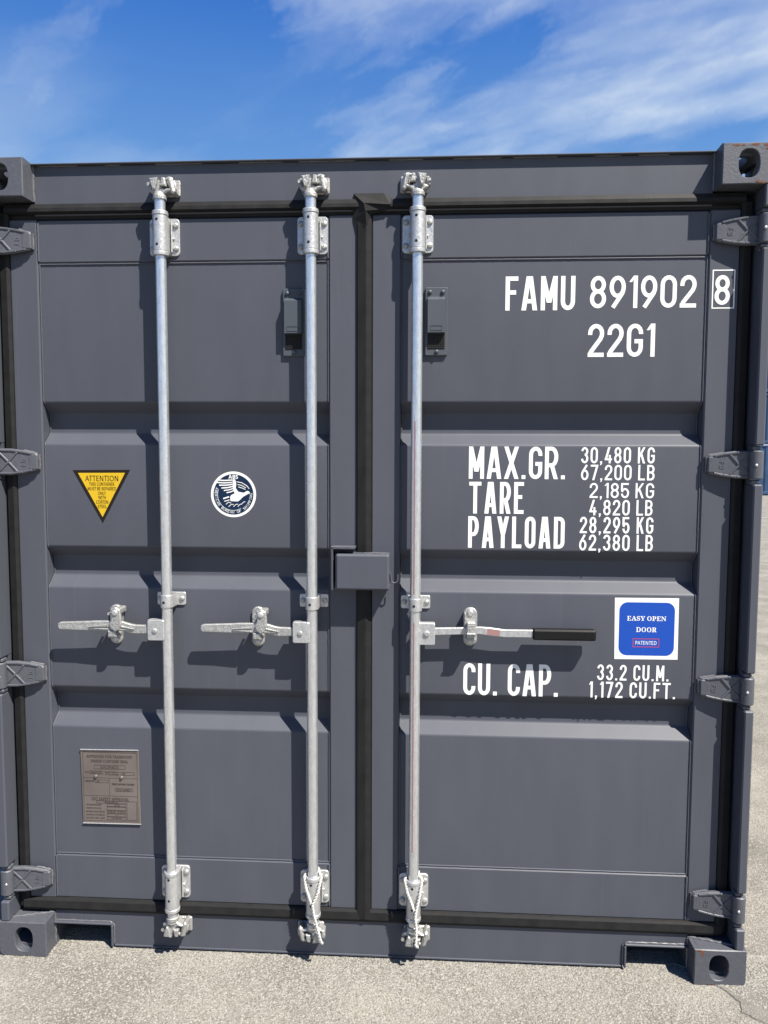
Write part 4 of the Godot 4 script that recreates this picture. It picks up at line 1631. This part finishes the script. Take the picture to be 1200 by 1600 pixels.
func approval_plate(root: Node3D) -> void:
	var z := CREST + 0.004
	var mb := MB.new()
	mb.prism(poly([[-0.956, 0.6875], [-0.756, 0.6895], [-0.753, 0.436], [-0.9515, 0.4345]]), CREST + 0.001, z, 0.001)
	var p := part(mb, "approval_plate", M.plate, root)
	mb = MB.new()
	# ruled frames of the form
	var w := 0.0012
	var fr := [
		[-0.947, 0.4430, -0.762, 0.6800], [-0.947, 0.5920, -0.762, 0.5920], [-0.947, 0.5300, -0.762, 0.5300], [-0.858, 0.5300, -0.858, 0.5920],
		[-0.909, 0.6230, -0.803, 0.6360], [-0.925, 0.6060, -0.880, 0.6155], [-0.817, 0.6030, -0.771, 0.6130], [-0.906, 0.5755, -0.862, 0.5850], [-0.838, 0.5470, -0.779, 0.5570],
		[-0.904, 0.5045, -0.803, 0.5120], [-0.868, 0.4940, -0.803, 0.5030], [-0.868, 0.4810, -0.803, 0.4920], [-0.868, 0.4700, -0.838, 0.4795], [-0.833, 0.4700, -0.803, 0.4795],
		[-0.868, 0.4590, -0.838, 0.4685], [-0.833, 0.4590, -0.803, 0.4685], [-0.868, 0.4480, -0.803, 0.4575], [-0.799, 0.4480, -0.766, 0.5120],
	]
	for f in fr:
		if f[1] == f[3] or f[0] == f[2]:
			mb.ribbon([Vector2(f[0], f[1]), Vector2(f[2], f[3])], w, z + 0.0004)
		else:
			mb.ribbon([Vector2(f[0], f[1]), Vector2(f[2], f[1]), Vector2(f[2], f[3]), Vector2(f[0], f[3])], w, z + 0.0005, true)
	part(mb, "ruled_frame", M.plate_print, p)
	var rows := [
		["APPROVED FOR TRANSPORT", -0.856, 0.6655, 0.158, 0.0098, 700], ["UNDER CUSTOMS SEAL", -0.856, 0.6500, 0.128, 0.0098, 700], ["USA/209-AB/24", -0.856, 0.6295, 0.062, 0.0085, 400],
		["TYPE", -0.935, 0.6105, 0.014, 0.006, 400], ["PAN-2217-26", -0.903, 0.6105, 0.036, 0.006, 400], ["MANUFACTURER'S NO.", -0.848, 0.6125, 0.050, 0.0048, 400], ["OF THE CONTAINER", -0.848, 0.6045, 0.046, 0.0048, 400], ["220", -0.808, 0.6080, 0.010, 0.006, 400],
		["IDENTITY NO.", -0.925, 0.5800, 0.030, 0.0058, 700], ["AB", -0.897, 0.5800, 0.008, 0.006, 400], ["TIMBER COMPONENT TREATMENT", -0.811, 0.5715, 0.078, 0.0060, 700], ["IM-ALC-V46-900/21", -0.809, 0.5520, 0.048, 0.006, 400],
		["CSC SAFETY APPROVAL", -0.856, 0.5190, 0.128, 0.0105, 700], ["USA/AB-1041/24", -0.853, 0.5083, 0.046, 0.0055, 400],
		["DATE MANUFACTURED", -0.913, 0.4985, 0.052, 0.0055, 400], ["01/24", -0.832, 0.4985, 0.018, 0.0055, 400], ["IDENTIFICATION NO.", -0.913, 0.4865, 0.052, 0.0055, 400], ["MAXIMUM GROSS WEIGHT", -0.908, 0.4748, 0.066, 0.0055, 400],
		["ALLOWABLE STACKING WT.", -0.908, 0.4638, 0.066, 0.0055, 400], ["RACKING TEST LOAD", -0.909, 0.4528, 0.064, 0.0055, 400], ["30,480 KG", -0.853, 0.4748, 0.024, 0.0055, 400], ["67,200 LB", -0.818, 0.4748, 0.024, 0.0055, 400], ["15,240 KG", -0.836, 0.4528, 0.036, 0.0055, 400],
	]
	for r in rows:
		print_type(r[0], "Droid Sans", r[5], Vector3(r[1], r[2], z + 0.0004), r[3], r[4], M.plate_print, p)
	for q in [[-0.9035, 0.5975], [-0.8150, 0.5955]]:
		mb = MB.new()
		bolt_head(mb, q[0], q[1], z, 0.0060, 0.006)
		part(mb, "rivet", M.plate, p)
	mb = MB.new()
	mb.box(Vector3(-0.856, 0.6895, z + 0.001), Vector3(0.198, 0.0024, 0.005), 0.0006, Basis(Vector3.BACK, 0.010))
	mb.box(Vector3(-0.852, 0.4345, z + 0.0008), Vector3(0.200, 0.0024, 0.004), 0.0006, Basis(Vector3.BACK, 0.006))
	part(mb, "turned_edge", M.zinc, p)


# ---------------------------------------------------------------- ropes
func rope(path: Array, label: String) -> void:
	var cv := Curve3D.new()
	for i in path.size():
		var a: Vector3 = path[maxi(i - 1, 0)]
		var b: Vector3 = path[mini(i + 1, path.size() - 1)]
		cv.add_point(path[i], (a - b) / 6.0, (b - a) / 6.0)
	var root := Node3D.new()
	root.name = "rope"
	add_child(root, true)
	tag(root, label, "rope", "white ropes tied to the locking bars")
	var L := cv.get_baked_length()
	var n := int(L / 0.0022)
	for strand in 2:
		var mb := MB.new()
		var pts := []
		for i in n + 1:
			var s := L * i / n
			var p := cv.sample_baked(s)
			var q := cv.sample_baked(minf(s + 0.003, L))
			var d := (q - p).normalized() if q != p else Vector3.DOWN
			var e := d.cross(Vector3(0, 0, 1)).normalized()
			var f := d.cross(e)
			var a := s / 0.021 * TAU + strand * PI
			pts.append(p + (e * cos(a) + f * sin(a)) * 0.0027)
		mb.tube(pts, 0.0026, 6)
		part(mb, "strand", M.rope, root)


func ropes() -> void:
	for k in 2:
		var bx: float = [-0.1635, 0.165][k]
		var bz := BAR_Z
		var path := []
		# starts in front, round the back of the bar above the sleeve, back to the front and down
		var j := Vector3(bx - 0.002 + 0.006 * k, 0.222 - 0.012 * k, bz + 0.030)
		path.append(j)
		path.append(Vector3(bx - 0.018, 0.266, bz + 0.024))
		path.append(Vector3(bx - 0.028, 0.302, bz + 0.006))
		path.append(Vector3(bx - 0.014, 0.318, bz - 0.020))
		path.append(Vector3(bx + 0.014, 0.320, bz - 0.020))
		path.append(Vector3(bx + 0.028, 0.304, bz + 0.006))
		path.append(Vector3(bx + 0.020, 0.262, bz + 0.026))
		path.append(j + Vector3(0.004, 0, 0.004))
		path.append(Vector3(bx + 0.006, 0.190, bz + 0.032))
		path.append(Vector3(bx + 0.014 - 0.004 * k, 0.155, bz + 0.030))
		path.append(Vector3(bx + 0.024 - 0.014 * k, 0.120, bz + 0.032))
		path.append(Vector3(bx + 0.030 - 0.022 * k, 0.098, bz + 0.034))
		path.append(Vector3(bx + 0.034 - 0.018 * k, 0.088, bz + 0.026))
		rope(path, ["white twisted rope looped round the locking bar of the door with the yellow sticker", "white twisted rope looped round the locking bar of the door with the white lettering"][k])
